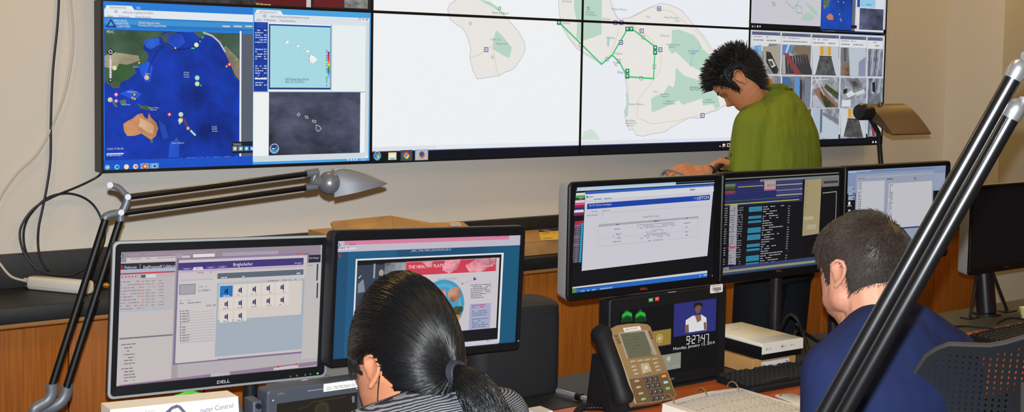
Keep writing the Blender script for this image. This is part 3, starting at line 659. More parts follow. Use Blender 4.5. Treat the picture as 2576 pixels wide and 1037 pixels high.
# thick pole and struts of the switched off monitor
t = MON['R'][5]
obj('stand_pole', MB().cyl((4.03, 2.60, DZ+.008), (4.03, 2.64, 1.06), .035, 20), darkmetal, t, smooth=True)
obj('stand_base', MB().lathe([(.001, 0), (.05, 0), (.05, .008), (.001, .008)], (4.03, 2.60, DZ+.0005)), darkmetal, t, smooth=True)
for s_ in (-1, 1):
    st_ = obj('strut', MB().tube([(4.03+s_*.03, 2.62, .93), (4.03+s_*.115, 2.59, DZ+.004)], .006, 8), darkmetal, t, smooth=True)
    obj('strut_foot', MB().rbox(4.03+s_*.115-.035, 4.03+s_*.115+.035, 2.57, 2.61, DZ+.0005, DZ+.005, .002), darkmetal, st_)

def mark(name, fn, k, label=None):
    q = k.fork(); fn(q); q.build(name, INK, k.t, label)
# -- authoring window on the silver monitor
c, k, Wd, W_, H_, t = MON['L']
c.rectl(0, 0, c.W, c.H, (186, 178, 182)); 
R_ = lambda *a: c.rect(*a)
c.rect(298, 632, 806, 640, (152, 138, 150)); c.disc(305, 645, 5.5, (40, 120, 150)); c.poly([(301, 645), (306, 641.5), (306, 648.5)], (240, 240, 240))
c.dashes(322, 642, 560, 3, (170, 150, 168), mean=8); c.rect(318, 649, 478, 655, (206, 196, 198)); c.dashes(330, 652, 450, 2.5, (168, 150, 160), mean=9); c.rect(486, 640, 540, 646, (230, 226, 222)); c.rect(560, 636, 700, 642, (170, 160, 178))
c.rect(300, 664, 460, 681-9, (40, 38, 56)); c.rect(450, 655, 806, 669-9, (40, 38, 56))
c.disc(306, 673, 4.5, (190, 40, 50)); c.disc(306, 673, 2, (40, 38, 56)); c.text('Polycom', 313, 677, 7.5, (226, 222, 226), w=30); c.rect(352, 664, 353, 676, (150, 150, 160)); c.text("RealPresence® Collaboration", 360, 676, 7.5, (226, 222, 226), w=92); c.text('Brand this Manager', 768, 652, 4.5, (210, 206, 214), w=34)
c.rect(300, 681, 448, 686, (168, 184, 206)); c.rect(300, 688, 446, 694-9, (206, 60, 70)); c.rect(338, 687.5, 410, 690-6, (190, 26, 40))
for x in (308, 317, 325, 333, 341): c.disc(x, 698-(x-300)*.06, 2, (176, 90, 100))
c.rect(355, 692, 366, 699, (84, 88, 110)); c.rect(367, 691.5, 392, 698, (220, 218, 218))
c.rect(300, 702, 446, 787, (192, 184, 186))
for r_ in range(10):
    y = 710+r_*7.6
    c.disc(304, y, 1.7, (110, 120, 150)); c.dashes(309, y, 355, 2.2, (140, 130, 138), mean=7); c.poly([(359, y-4.5), (362, y-1), (356.5, y-1)], (204, 110, 100)); c.dashes(366, y-2.5, 377, 2, (140, 130, 138)); c.dashes(381, y-3, 390, 2, (140, 130, 138)); c.dashes(400, y-4, 412, 2, (140, 130, 138))
c.rect(300, 780, 446, 781-4, (176, 186, 204)); c.rect(300, 851, 440, 848-6, (140, 140, 150)); c.rect(336, 848, 410, 848-4, (80, 84, 104))
c.rect(300, 787, 442, 975-9, (200, 192, 190)); c.rect(300, 851, 442, 847-3, (120, 120, 130))
for r_, (y, w) in enumerate(((868, 30), (876, 22), (884, 14), (893, 28), (901, 26), (908, 30), (916, 30), (929, 22), (936, 26), (944, 28), (951, 30), (959, 26))): c.dashes(305+(r_ not in (0, 7))*7, y, 305+w+6, 2.4, (112, 104, 116), mean=8)
c.rect(442, 640, 446, 955, (170, 160, 166))
# window frame
c.rect(445, 650, 767, 888, (128, 112, 150)); c.rect(447, 652, 765, 650-9, (160, 142, 176)); c.rect(450, 655, 763, 884, (206, 198, 198)); c.text('x', 757, 642, 5, (200, 60, 60)); c.rect(745, 637, 763, 641-1, (206, 90, 84))
c.rect(449, 666, 763, 668-2, (66, 54, 122)); c.rect(449, 662, 763, 676-10, (66, 54, 122))
c.text('Bright', 586, 670, 8.5, (240, 236, 244), w=25); c.text('Author', 611.5, 668.8, 8.5, (240, 236, 244), w=24); c.text('Not logged in', 741, 664, 4, (220, 214, 228), w=19)
for x, w, a in ((455, 30, (96, 84, 146)), (484, 28, (222, 214, 220)), (516, 28, (96, 84, 146)), (545, 28, (96, 84, 146))):
    y = 681-(x-455)*.055; c.poly([(x, y), (x+3, y-7), (x+w-3, y-8), (x+w, y-1)], a); c.dashes(x+8, y-4, x+w-8, 2, (140, 130, 160) if w == 28 and x == 484 else (190, 180, 205))
c.rect(450, 682, 763, 686-14, (196, 172, 200)); c.dashes(498, 687, 512, 2, (120, 100, 140)); c.dashes(516, 686, 532, 2, (120, 100, 140))
c.rect(450, 703, 546, 905, (208, 202, 202)); c.rect(453, 708, 536, 702-2, (190, 186, 196))
c.rect(451, 716, 491, 743-3, (120, 120, 128)); c.rect(452.5, 717.5, 489.5, 741.5-3, (166, 166, 172)); c.dashes(500, 722, 520, 2.5, (150, 146, 156)); c.rect(497, 729, 530, 733, (186, 182, 188)); c.dashes(501, 731, 527, 2, (130, 126, 136))
c.dashes(452, 757, 480, 2, (150, 160, 190)); c.dashes(452, 764, 506, 2.4, (120, 112, 122)); c.rect(518, 767, 532, 772-1, (170, 168, 176)); c.ring(539, 768, 3, 1.4, (110, 108, 130))
for r_ in range(12):
    y = 783+r_*6.8
    c.disc(454, y, 1.6, (90, 84, 96)); c.dashes(458, y, 476, 2.6, (140, 132, 138), mean=9); c.rect(452, y+3.6, 540, y+4-4.5, (190, 184, 186))
c.rect(547, 692, 763, 693-2, (90, 104, 118)); c.rect(547, 688, 763, 705-22, (92, 106, 120)); c.dashes(556, 699, 622, 3, (200, 206, 212), mean=9); c.rect(746, 686, 755, 690, (180, 186, 194))
c.rect(547, 712, 763, 890-12, (166, 178, 190)); c.rect(551, 717, 757, 800-9, (216, 206, 198)); c.rect(551, 713, 757, 707-3, (200, 202, 208)); c.dashes(674, 707, 750, 2.4, (140, 136, 146))
for r_ in range(3):
    for q in range((5, 5, 2)[r_]):
        x = 569+q*35.2; y = 733-q*2.6+r_*32
        c.rect(x-15.5, y-13, x+15.5, y+14.5-1.5, (30, 118, 190) if r_ == q == 0 else (224, 216, 208))
        a = (30, 28, 90) if r_ == q == 0 else (44, 36, 96)
        c.rect(x-4, y-4, x-1, y+5, a); c.poly([(x, y-4), (x+4, y-9), (x+4, y+9), (x, y+4)], a); c.dashes(x-8, y+12, x+8, 2, (150, 140, 140) if r_+q else (220, 230, 240), mean=6)
c.rect(768, 662, 800, 900, (196, 190, 190)); c.dashes(770, 668, 786, 2, (120, 116, 140)); c.rect(797, 664, 799, 706, (60, 60, 70)); c.rect(797, 712, 799, 750, (60, 60, 70))
c.poly([(300, 979), (300, 969), (797, 909), (797, 919)], (148, 124, 152)); c.poly([(530, 949), (530, 941), (578, 936), (578, 944)], (196, 186, 192)); c.poly([(688, 932), (688, 926), (750, 918), (750, 925)], (206, 198, 196)); c.disc(306, 973, 4, (150, 160, 110)); c.disc(700, 923, 2.5, (210, 50, 60)); c.disc(745, 917, 2.5, (210, 50, 60)); c.dashes(350, 967, 420, 2, (120, 90, 120))
k.text('DELL', 545, 966, 8, (205, 206, 210), w=33)
for q in range(4): mark('button', lambda z: (z.disc((731, 747, 768, 781)[q], (948, 946, 944, 942)[q], 2.6, (70, 74, 80)), z.disc((731, 747, 768, 781)[q]-.6, (947, 945, 943, 941)[q]-.4, 1.2, (120, 124, 130))), k)
mark('power_light', lambda z: z.disc(799, 940, 2.6, (90, 230, 70)), k, 'green power light')

# -- plate of food page
c, k, Wd, W_, H_, t = MON['M']
c.rectl(0, 0, c.W, c.H, (26, 78, 116)); c.rectl(.03, 0, .16, c.H, (30, 92, 132)); c.rectl(c.W-.1, 0, c.W, c.H, (22, 88, 122))
c.rectl(0, c.H-.026, c.W, c.H, (196, 190, 204)); c.rect(866, 617, 1281, 594-2, (216, 130, 160)); c.dashes(878, 615, 900, 3, (170, 80, 120)); c.dashes(1247, 594, 1280, 3, (170, 80, 120)); c.disc(851, 617, 5.5, (50, 130, 190)); c.poly([(847, 617), (852, 613.5), (852, 620.5)], (240, 244, 246)); c.rect(846, 625, 896, 628-1, (224, 220, 228)); c.dashes(850, 625, 878, 2.5, (130, 110, 140))
c.poly([(850, 640), (860, 640), (858, 648), (854, 650)], (150, 60, 80)); c.text('_UHMC__FSHN_TEEESA_HEALTHYPLATE_022114', 1032, 634, 5, (206, 214, 222), w=102)
c.rect(895, 652, 1256, 871-10, (228, 232, 236)); c.rect(899, 656, 1251, 861-5, (14, 16, 22))
c.rect(899, 668, 1022, 845, (54, 66, 80)); c.rect(940, 664, 943, 700, (150, 160, 170)); c.rect(968, 662, 1022, 698, (136, 142, 148), 3); c.disc(959, 687, 7, (176, 156, 140), r2=9); c.poly([(951, 700), (955, 694), (964, 694), (970, 702)], (40, 40, 46)); c.poly([(900, 716), (914, 702), (918, 734), (900, 738)], (130, 142, 152)); c.line([(902, 700), (908, 694)], 2, (230, 232, 234))
c.rect(1022, 659, 1247, 848-6, (206, 200, 206)); c.rect(1022, 660, 1247, 684-2, (208, 62, 82)); 
for q in ([(1120, 655), (1160, 652), (1150, 676), (1130, 688), (1112, 680)], [(1170, 668), (1200, 652), (1246, 648), (1246, 664), (1210, 684), (1180, 684)], [(1060, 660), (1090, 658), (1080, 672)]): c.poly(q, (232, 150, 164), 3)
c.text('THE HEALTHY PLATE', 1027, 676.5, 8.5, (244, 236, 238), w=88)
c.dashes(1213, 670, 1240, 2, (236, 200, 206)); c.text('Use an 8 to 9 inch plate.', 1101, 705, 4.6, (110, 110, 120), w=48); c.poly([(1191, 705), (1191, 697), (1197, 700), (1197.5, 705)], (40, 80, 140)); c.disc(1163, 714, 2, (150, 40, 70)); c.line([(1163, 714), (1190, 705)], .8, (150, 150, 160))
for r_ in range(8): c.dashes(1184, 718+r_*4.6, 1184+(52, 50, 52, 48, 50, 46, 26, 32)[r_], 2.2, (120, 120, 132), mean=8)
c.rect(1182, 766, 1232, 830-1, (166, 172, 202))
for r_ in range(12):
    if r_ not in (2, 6): c.dashes(1187, 769+r_*5, 1187+rg.uniform(22, 42), 2.2, (190, 70, 100) if r_ < 2 else (110, 116, 150), mean=8)
c.disc(1112, 770, 66, (66, 156, 196), 36); c.disc(1112, 770, 57, (86, 174, 208), 36); c.disc(1112, 770, 48, (70, 160, 200), 32)
c.disc(1143, 741, 19, (190, 136, 110), 18, tex=3); c.disc(1148, 784, 14, (70, 76, 40), 14, tex=3); c.disc(1132, 790, 12, (196, 70, 48), 12, tex=3); c.disc(1150, 800, 9, (204, 140, 60), 12, tex=3); c.poly([(1104, 726), (1120, 730), (1122, 752), (1106, 748)], (214, 130, 130), 3); c.disc(1158, 778, 8, (52, 62, 38), 10, tex=3)
c.rect(899, 855, 1251, 861-2, (16, 18, 24)); c.rectl(.062, .0005, c.W-.052, .012, (206, 204, 214)); c.disc(1227, 857, 2.4, (90, 140, 190)); c.disc(1235, 856, 2, (220, 170, 60)); 
c.disc(905, 869, 2.2, (220, 150, 60))
mark('power_light', lambda z: z.disc(1304, 858, 2, (110, 170, 255)), k, 'blue power light')

# -- web page
c, k, Wd, W_, H_, t = MON['LE']
c.rectl(0, 0, c.W, c.H, (12, 12, 16)); c.rect(1450, 474, 1797, 459-4, (130, 176, 222)); c.rect(1452, 472, 1700, 466-1, (180, 204, 228)); c.rect(1556, 468, 1702, 462-2, (30, 80, 170))
c.rect(1450, 479, 1797, 463-2, (206, 212, 222))
# slice of the schedule behind
for q, a in enumerate(((218, 220, 214), (70, 170, 90), (60, 60, 66), (220, 210, 220), (210, 80, 150), (150, 30, 60), (36, 40, 110), (214, 216, 222), (120, 40, 100))): c.rect(1449-q*.7, 486+q*6.2, 1473-q*.7, 492+q*6.2, a)
c.text('02:1', 1457, 501.5, 6, (236, 200, 60)); c.text('PRIMARY', 1448, 533, 5, (236, 238, 244), w=19); c.rect(1446, 557, 1468, 564, (176, 40, 60))
for q in range(20):
    a = (120, 40, 120) if q in (0, 6, 10) else (30, 32, 40); y = 566+q*4.8
    c.rect(1445-q*.3, y, 1461-q*.3, y+4, a); c.text('1/14/2014', 1445-q*.3, y+3.6, 3, (214, 206, 222), w=15); c.rect(1462-q*.3, y-4, 1467-q*.3, y+3, (40, 150, 200))
c.rect(1472, 488, 1796, 467-4, (40, 96, 196)); c.dashes(1484, 490, 1560, 2.6, (190, 208, 236), mean=7); c.rect(1688, 474, 1792, 465, (40, 96, 196)); c.disc(1789, 467, 2.4, (215, 60, 60))
c.poly([(1472, 489), (1795, 468), (1779, 644), (1463, 682)], (206, 205, 214))
c.rect(1474, 490, 1795, 488-6, (214, 216, 224)); c.disc(1477, 496, 3, (50, 110, 190)); c.dashes(1481, 496, 1493, 2.5, (110, 120, 150)); c.rect(1490, 500, 1550, 505-4, (196, 212, 232)); c.dashes(1494, 502, 1538, 2.6, (120, 130, 150), mean=8); c.rect(1734, 475, 1750, 480-1, (200, 200, 208)); c.dashes(1736, 478, 1748, 2.4, (70, 74, 90))
c.poly([(1477, 513), (1786, 490), (1785, 503), (1476, 527)], (24, 66, 168)); c.text('NIO : TCM  - SDI Control - Home (Navigator)', 1482, 519.5, 4.4, (216, 224, 240), w=56)
c.text('LEITCH', 1752, 502, 7.5, (232, 238, 246), w=30); c.poly([(1745, 499), (1750, 495), (1748, 503)], (90, 170, 220))
c.dashes(1477, 533.5, 1535, 2.2, (150, 150, 164), mean=8); c.dashes(1476, 543, 1518, 2.2, (150, 150, 164), mean=8); c.line([(1476, 539), (1785, 517)], .8, (180, 180, 190))
c.text('Analog Video Output', 1617, 548, 4.6, (80, 80, 92), w=40)
c.poly([(1506, 565), (1757, 544), (1757, 549), (1505, 571)], (166, 168, 176)); c.dashes(1550, 565, 1557, 2.4, (70, 72, 90)); c.dashes(1644, 557, 1658, 2.4, (70, 72, 90)); c.dashes(1726, 549, 1734, 2.4, (70, 72, 90))
c.line([(1505, 571), (1503, 620), (1754, 596), (1757, 549)], .8, (176, 176, 186)); c.line([(1504, 601), (1755, 578)], .7, (184, 184, 194))
for y, x0, x1 in ((567, 1603, 1698), (571, 1602, 1697), (575, 1602, 1698), (579, 1640, 1665), (585, 1624, 1676), (590, 1626, 1676), (595, 1612, 1684), (600, 1610, 1686), (606, 1630, 1668)): c.dashes(x0, y, x1, 2, (150, 150, 164), mean=7)
for y, x0, x1 in ((577, 1545, 1560), (590, 1541, 1562), (595, 1541, 1562), (601, 1540, 1561), (609, 1541, 1561), (562, 1720, 1736), (572, 1724, 1730), (584, 1723, 1731), (592, 1724, 1730)): c.dashes(x0, y, x1, 2.2, (130, 130, 148), mean=7)
c.poly([(1437, 727), (1437, 723), (1779, 681), (1779, 687)], (206, 210, 216)); c.poly([(1436, 741), (1437, 729), (1779, 687), (1779, 697)], (40, 104, 200)); c.poly([(1436, 740), (1437, 728), (1450, 727), (1449, 738)], (76, 150, 70)); c.dashes(1462, 733, 1540, 3, (150, 190, 230), mean=6); c.disc(1761, 694, 2, (180, 210, 240)); c.dashes(1765, 693, 1778, 3, (190, 215, 240))
k.text('DELL', 1610, 730.5, 6, (176, 84, 44), w=19); mark('power_light', lambda z: z.disc(1792, 694, 1.8, (110, 170, 255)), k, 'blue power light')

# -- schedule lists
c, k, Wd, W_, H_, t = MON['S']
c.rectl(0, 0, c.W, c.H, (14, 15, 18)); c.rect(1822, 452, 2110, 436-2, (150, 146, 128)); c.rect(1822, 458, 2018, 520-12, (38, 44, 96)); c.rect(1912, 452, 2110, 458-12, (120, 128, 132))
for q, a in enumerate(((96, 130, 90), (90, 88, 60), (60, 58, 50), (140, 60, 80))): c.rect(1823-q*.3, 464+q*6, 1850-q*.3, 470+q*6, a)
c.text('00:21:31', 1828, 478, 8, (30, 30, 20), w=22); c.rect(1852, 464, 1921, 470-4, (44, 50, 110)); c.rect(1856, 470, 1920, 472-4, (190, 170, 50)); c.rect(1856, 478, 1920, 478-4, (60, 140, 60)); c.rect(1923, 455, 1951, 482-4, (176, 156, 150)); c.text('8:27:19', 1930, 470, 6.5, (40, 34, 30), w=18); c.rect(1923, 476, 1950, 482-3, (206, 90, 120))
for q in range(6): c.rect(1953, 458+q*6.4, 2018, 461-3.5+q*6.4, ((60, 70, 110), (150, 146, 140))[q % 2])
c.rect(1822, 488, 2012, 486-12, (44, 54, 112)); c.rect(1822, 508, 2010, 496-2, (80, 150, 54)); c.rect(1821, 517, 2010, 503-2, (196, 186, 50)); c.dashes(1830, 512, 1990, 2.4, (30, 60, 30), mean=14, fill=.5)
c.rect(1821, 521, 2018, 655, (16, 17, 20))
c.rect(1836, 516, 1853-2, 668-3, (158, 156, 164))
for q in range(25):
    y = 525+q*5.9; dx = -q*.35
    c.dashes(1820+dx, y, 1831+dx, 2.2, (150, 152, 160)); c.dashes(1838+dx, y, 1850+dx, 2, (70, 70, 84)); c.dashes(1855+dx, y-1, 1870+dx, 2.2, (140, 142, 152))
    if q % 3 != 2: c.rect(1884+dx, y-4, 1917+dx, y+.5, (50, 128, 158) if q % 4 != 3 else (24, 26, 44))
    c.dashes(1920+dx, y-4, 1920+dx+rg.uniform(16, 56), 2.2, (166, 168, 174), mean=8); c.dashes(1983+dx, y-6, 1988+dx, 2.2, (150, 152, 160))
c.rect(1831, 621.5, 1850, 626-2, (190, 66, 84))
c.poly([(2025, 452), (2067, 449), (2060, 588), (2018, 594)], (162, 148, 112))
for q in range(22): c.dashes(2027-q*.25, 456+q*4.4, 2033-q*.25, 1.4, (130, 118, 90))
c.rect(2030, 566, 2052, 576, (176, 164, 140)); c.rect(2022, 546, 2046, 552, (180, 170, 146)); c.line([(2070, 486), (2104, 482), (2100, 640)], 2, (170, 166, 140)); c.rect(2068, 446, 2110, 470-2, (120, 116, 100)); c.rect(2072, 456, 2108, 460, (50, 54, 90))
c.poly([(1812, 682), (1812, 674), (2100, 640), (2100, 650)], (52, 66, 112)); c.poly([(1811, 688), (1812, 682), (2100, 649), (2100, 655)], (150, 142, 110)); c.poly([(1811, 694), (1811, 688), (2100, 655), (2100, 660)], (44, 74, 106)); c.disc(1816, 691, 4, (90, 150, 60)); c.text('09:27:02', 1813, 680.5, 6, (230, 230, 226), w=20)
k.text('DELL', 1952, 684.5, 5, (156, 78, 44), w=15)

# -- empty list columns
c, k, Wd, W_, H_, t = MON['T']
c.rectl(0, 0, c.W, c.H, (14, 16, 24)); c.rect(2133, 430, 2377, 482-12, (128, 146, 178)); c.rect(2133, 432, 2190, 436-4, (170, 196, 222))
c.rect(2154, 434, 2350, 425-3, (38, 84, 190)); c.rect(2154, 442, 2343, 433-3, (26, 40, 110)); c.poly([(2154, 440), (2350, 429), (2343, 598), (2148, 610)], (150, 158, 178))
c.poly([(2158, 458), (2226, 454), (2222, 560), (2152, 566)], (192, 192, 200)); c.poly([(2236, 462), (2345, 455), (2342, 568), (2230, 574)], (194, 194, 200)); c.rect(2156, 447, 2346, 441-4, (176, 180, 192)); c.dashes(2160, 449, 2176, 2, (90, 94, 110)); c.dashes(2231, 451, 2246, 3, (60, 64, 84)); c.rect(2300, 446, 2304, 452, (110, 116, 130))
for q in range(18): c.dashes(2160-q*.2, 461+q*4.6, 2168-q*.2, 2, (96, 98, 112)); c.dashes(2238-q*.2, 466+q*4.6, 2247-q*.2, 2, (96, 98, 112))
c.line([(2150, 584), (2342, 568)], 3.5, (30, 44, 110)); c.rect(2350, 436, 2375, 478, (150, 160, 184))
for q, y in enumerate((470, 482, 494)): c.rect(2134, y, 2150, y+9, (150, 164, 190)); c.rect(2145, y+3, 2149, y+7, (60, 90, 170))
for y in (512, 532): c.rect(2134, y-4, 2139, y+4, (214, 220, 226)); c.dashes(2132, y+7, 2142, 2, (200, 206, 214))
c.disc(2349, 597, 3, (206, 80, 70)); c.poly([(2150, 606), (2374, 590), (2374, 612), (2150, 632)], (140, 152, 176))
# -- switched off
c, k, Wd, W_, H_, t = MON['R']
c.rectl(0, 0, c.W, c.H, (9, 10, 13)); k.text('DELL', 2527, 674, 4.6, (120, 62, 40), w=12)

# ---------------------------------------------------------------- small studio monitor under the web page monitor
t = monitor('PAN', 'small black studio monitor with clock and date under the web page monitor', 2.475, 2.106, 2.545, .742, 1.004, 0, (.035, .03, .035, .032), softblack, softblack, r=.008, depth=.05, group='studio picture monitors')
obj('back_strut', MB().rbox(2.25, 2.40, 2.55, 2.63, DZ+.0005, .80, .004), blackp, t, smooth=True)
c, k, Wd, W_, H_, t = MON['PAN']
c.rectl(0, 0, c.W, c.H, (10, 12, 14))
for x in (1577, 1611): c.poly([(x-14, 811), (x-12, 792), (x-6, 784), (x, 778), (x+6, 784), (x+13, 790), (x+14, 808)], (20, 92, 34)); c.poly([(x-13, 800), (x-11, 792), (x, 784), (x+12, 788), (x+13, 797), (x, 793)], (44, 176, 60)); c.poly([(x-12, 812), (x+12, 809), (x+12, 800), (x, 797), (x-12, 803)], (16, 56, 26))
c.rect(1696, 762, 1800, 836-4, (46, 48, 120))
c.poly([(1724, 838), (1725, 806), (1742, 795), (1765, 792), (1777, 800), (1778, 830)], (222, 222, 224)); c.disc(1756, 775, 10, (120, 84, 70), r2=14); c.poly([(1744, 776), (1746, 764), (1758, 760), (1768, 764), (1768, 772), (1756, 768)], (34, 26, 26)); c.poly([(1748, 794), (1763, 792), (1764, 806), (1754, 812)], (140, 98, 80)); c.poly([(1724, 838), (1725, 818), (1732, 816), (1733, 837)], (132, 92, 76)); c.poly([(1771, 830), (1770, 812), (1776, 810), (1778, 829)], (132, 92, 76))
def seven(txt, x, y, h, w):
    seg = {'0': 'abcdef', '1': 'bc', '2': 'abged', '4': 'fgbc', '7': 'abc', '9': 'abcdfg'}
    for ch in txt:
        if ch == ':':
            c.disc(x+1.5, y-h*.68, 1.5, (226, 226, 228)); c.disc(x+1, y-h*.3, 1.5, (226, 226, 228)); x += 4; y -= .4; continue
        s = {'a': ((0, 1), (1, 1)), 'b': ((1, 1), (1, .5)), 'c': ((1, .5), (1, 0)), 'd': ((0, 0), (1, 0)), 'e': ((0, 0), (0, .5)), 'f': ((0, .5), (0, 1)), 'g': ((0, .5), (1, .5))}
        for q in seg[ch]:
            (a, b), (d, e) = s[q]; c.line([(x+a*w+b*1.2, y-b*h-a*w*.1), (x+d*w+e*1.2, y-e*h-d*w*.1)], 2, (226, 226, 228))
        x += w+3.6; y -= 1.2
seven('9:27:47', 1727, 866, 19, 6.4)
c.text('Monday, January 13, 2014', 1693, 882, 7.5, (214, 214, 218), w=104)
c.rect(1640, 838, 1688, 873-5, (46, 48, 90)); c.rect(1642, 834, 1687, 868-2, (150, 124, 52)); c.ring(1659, 852, 11, 2, (206, 190, 130)); c.disc(1659, 852, 6, (200, 186, 140)); c.rect(1660, 895, 1712, 930-4, (140, 142, 130)); c.ring(1682, 903, 7, 1.5, (190, 188, 170)); c.disc(1682, 903, 4, (206, 204, 190)); c.dashes(1690, 922, 1710, 1.5, (170, 170, 160))
k.text('Panasonic', 1660, 961, 6, (160, 162, 166), w=36); mark('sticker', lambda z: (z.rect(1632, 751, 1643, 759, (70, 150, 90)), z.dashes(1634, 755, 1641, 2.4, (210, 236, 214))), k, 'small green sticker'); mark('sticker', lambda z: (z.rect(1648, 748, 1658, 757, (220, 50, 60)), z.dashes(1650, 752, 1656, 2.4, (250, 210, 214))), k, 'small red sticker'); mark('tally_bar', lambda z: z.rect(1681, 737, 1701, 733, (170, 174, 180)), k)
for c, k, Wd, W_, H_, t in MON.values():
    c.build('screen', SCR, t)
    if k.vs: k.build('logo', INK, k.t)
# white bar code label stuck on the small studio monitor
t = thing('barcode_label', 'white rounded bar code sticker on the top corner of the small studio monitor', 'sticker', at(1805, 735, 2.465))
a = at(1787, 739, 2.466); b = at(1819, 714, 2.466)
obj('sticker', MB().loft([[V((p[0], y, p[1])) for p in rrect(a.x, b.x, a.z, b.z, .004, 4)] for y in (2.4675, 2.4665)]), mat('paper_white', (228, 226, 220), .7), t)
k = wall_canvas(2.4662, a.x, a.z)
for q in range(14): k.rect(1793+q*1.5, 724-q*.1, 1793+q*1.5+rg.choice((.6, .9)), 732-q*.1, (50, 50, 56))
k.text('UNIVERSITY OF HAWAII', 1791, 722, 3, (60, 60, 66), w=23); k.dashes(1799, 734, 1812, 2, (90, 90, 96)); k.build('printed_marks', INK, t)
# ================================================================ spring-arm lamp beside the silver monitor
YL = 2.645
A = lambda x, y, dy=0: at(x, y, YL+dy)
t = thing('task_lamp', 'black and silver spring arm lamp reaching over the silver framed monitor', 'lamp', (A(95, 1037).x, YL, DZ))
lampgrey = mat('lamp_grey', (98, 101, 108), .45, metal=.3)
base = A(92, 1037)
obj('base', MB().lathe([(.001, 0), (.06, 0), (.06, .012), (.018, .02), (.014, .10), (.001, .10)], (base.x, YL, DZ+.0005)), darkmetal, t, smooth=True)
obj('base_post', MB().tube([(base.x, YL, DZ+.08), (base.x, YL, base.z-.02)], .012, 12), lampgrey, t, smooth=True)
for (x0, y0), (x1, y1), dy in (((130, 973), (265, 552), -.008), ((167, 975), (302, 553), .008)):
    obj('lower_rod', MB().cyl(A(x0, y0, dy), A(x1, y1, dy), .0078, 14), mat('matt_black_rod', (8, 8, 10), .5, spec=.3), t, smooth=True)
for pts, dy in (([(131, 966), (131, 990), (122, 1008), (104, 1020), (88, 1030), (88, 1044)], -.012), ([(168, 968), (167, 990), (156, 1010), (136, 1024), (112, 1030), (94, 1040)], .012)):
    obj('lower_bracket', MB().tube(spline([A(x, y, dy) for x, y in pts], 4), .0125, 12, flat=.7), lampgrey, t, smooth=True)
el = MB().tube(spline([A(262, 556), A(266, 545), A(285, 538), A(304, 535), A(314, 520), A(319, 505), A(321, 495), A(312, 487), A(300, 474), A(290, 469), A(276, 466)], 4), [.0085]*21+[.0082-.0001*i for i in range(20)], 12, flat=1.1)
obj('elbow_bracket', el, lampgrey, t, smooth=True)
obj('elbow_arm', MB().tube([A(303, 538), A(303, 556)], .0085, 12), lampgrey, t, smooth=True)
for p in ((305, 535), (322, 496), (277, 466)):
    obj('rivet', MB().cyl(A(p[0], p[1], -.014), A(p[0], p[1], .014), .0065, 12), darkmetal, t, smooth=True)
for (x0, y0), (x1, y1) in (((323, 496), (783, 436)), ((308, 536), (783, 471))):
    obj('upper_rod', MB().cyl(A(x0, y0), A(x1, y1), .0068, 14), chrome, t, smooth=True)
obj('head_bracket', MB().tube([A(770, 438), A(800, 433)], .0095, 12).tube([A(768, 473), A(797, 469)], .009, 12).tube([A(794, 432), A(790, 450), A(792, 474)], .0085, 12), lampgrey, t, smooth=True)
hb = [A(786, 455), A(800, 458), A(812, 459)]
obj('head_joint', MB().tube(hb, [.012, .013, .011], 14), lampgrey, t, smooth=True)
obj('lamp_housing', MB().sphere(A(829, 461), .0285, 24, 16), mat('lamp_ball_grey', (104, 106, 112), .36, metal=.4), t, smooth=True)
# scoop shaped shade, open underneath
st = [(834, 430, 495, .016), (850, 425, 489, .030), (875, 426, 481, .044), (900, 433, 474, .046), (925, 442, 468, .044), (950, 452, 464, .032), (966, 458, 461, .016)]
L1 = []; L2 = []
for x, y0, y1, w in st:
    top, bot = A(x, y0), A(x, y1); H2 = top.z-bot.z; ring = []; inn = []
    for q in range(13):
        a = PI*q/12; ring.append(V((top.x, YL-math.cos(a)*w, bot.z+H2*math.sin(a)**.6))); inn.append(V((top.x, YL-math.cos(a)*w*.94, bot.z+H2*.95*math.sin(a)**.6-.0006)))
    L1.append(ring+inn[::-1])
obj('shade', MB().loft(L1), mat('lamp_shade_grey', (112, 115, 122), .55, metal=.2), t, smooth=35)

obj('shade_rim', MB().tube(spline([A(838, 429), A(856, 424), A(880, 426), A(905, 433), A(930, 443), A(952, 454), A(962, 459), A(968, 457)], 4), [.0042]*25+[.0038, .0034, .003, .002], 8, flat=2.2), mat('lamp_rim_grey', (150, 153, 160), .45, metal=.25), t, smooth=True)

# ================================================================ large spring-arm lamp close to the camera
ZL = 1.3
t = thing('task_lamp', 'large black spring arm lamp rods crossing diagonally in front of the navy shirt', 'lamp', (.72, .93, DZ))
tips = []
for (x0, y0), (x1, y1), dd in (((2074, 1037), (2562, 172), 0), ((2124, 1037), (2556, 272), .012)):
    a, b = atd(x0, y0, ZL+.04+dd), atd(x1, y1, ZL-.03+dd); low = a+(a-b)*((a.z-.84)/(b.z-a.z)); tips.append((low, b, (b-a).normalized()))
    obj('lower_rod', MB().cyl(low, b, .0088, 24), chrome, t, smooth=True)
    d = (b-a).normalized()
    obj('rod_end', MB().tube([b-d*.012, b-d*.006, b, b+d*.006, b+d*.010], [.0092, .0098, .0098, .0085, .004], 18), mat('polished_cap', (150, 150, 152), .3, metal=.8), t, smooth=True, label='polished silver rod end')
    obj('upper_joint', MB().tube([b+d*.004+RGT*.002, b+d*.012+RGT*.03], .006, 12), silver, t, smooth=True)
e0, e1 = tips[0][1], tips[1][1]; far = RGT*.46+UPV*.16
obj('elbow_plate', MB().tube(spline([e0+tips[0][2]*.01, e0+RGT*.035+UPV*.012, (e0+e1)/2+RGT*.05, e1+RGT*.035, e1+tips[1][2]*.006], 4), .008, 10, flat=.7), silver, t, smooth=True)
for q, e in enumerate((e0+RGT*.04+UPV*.01, e1+RGT*.045)): obj('upper_rod', MB().cyl(e, e+far, .0085, 16), chrome, t, smooth=True)
hd = e1+RGT*.045+far
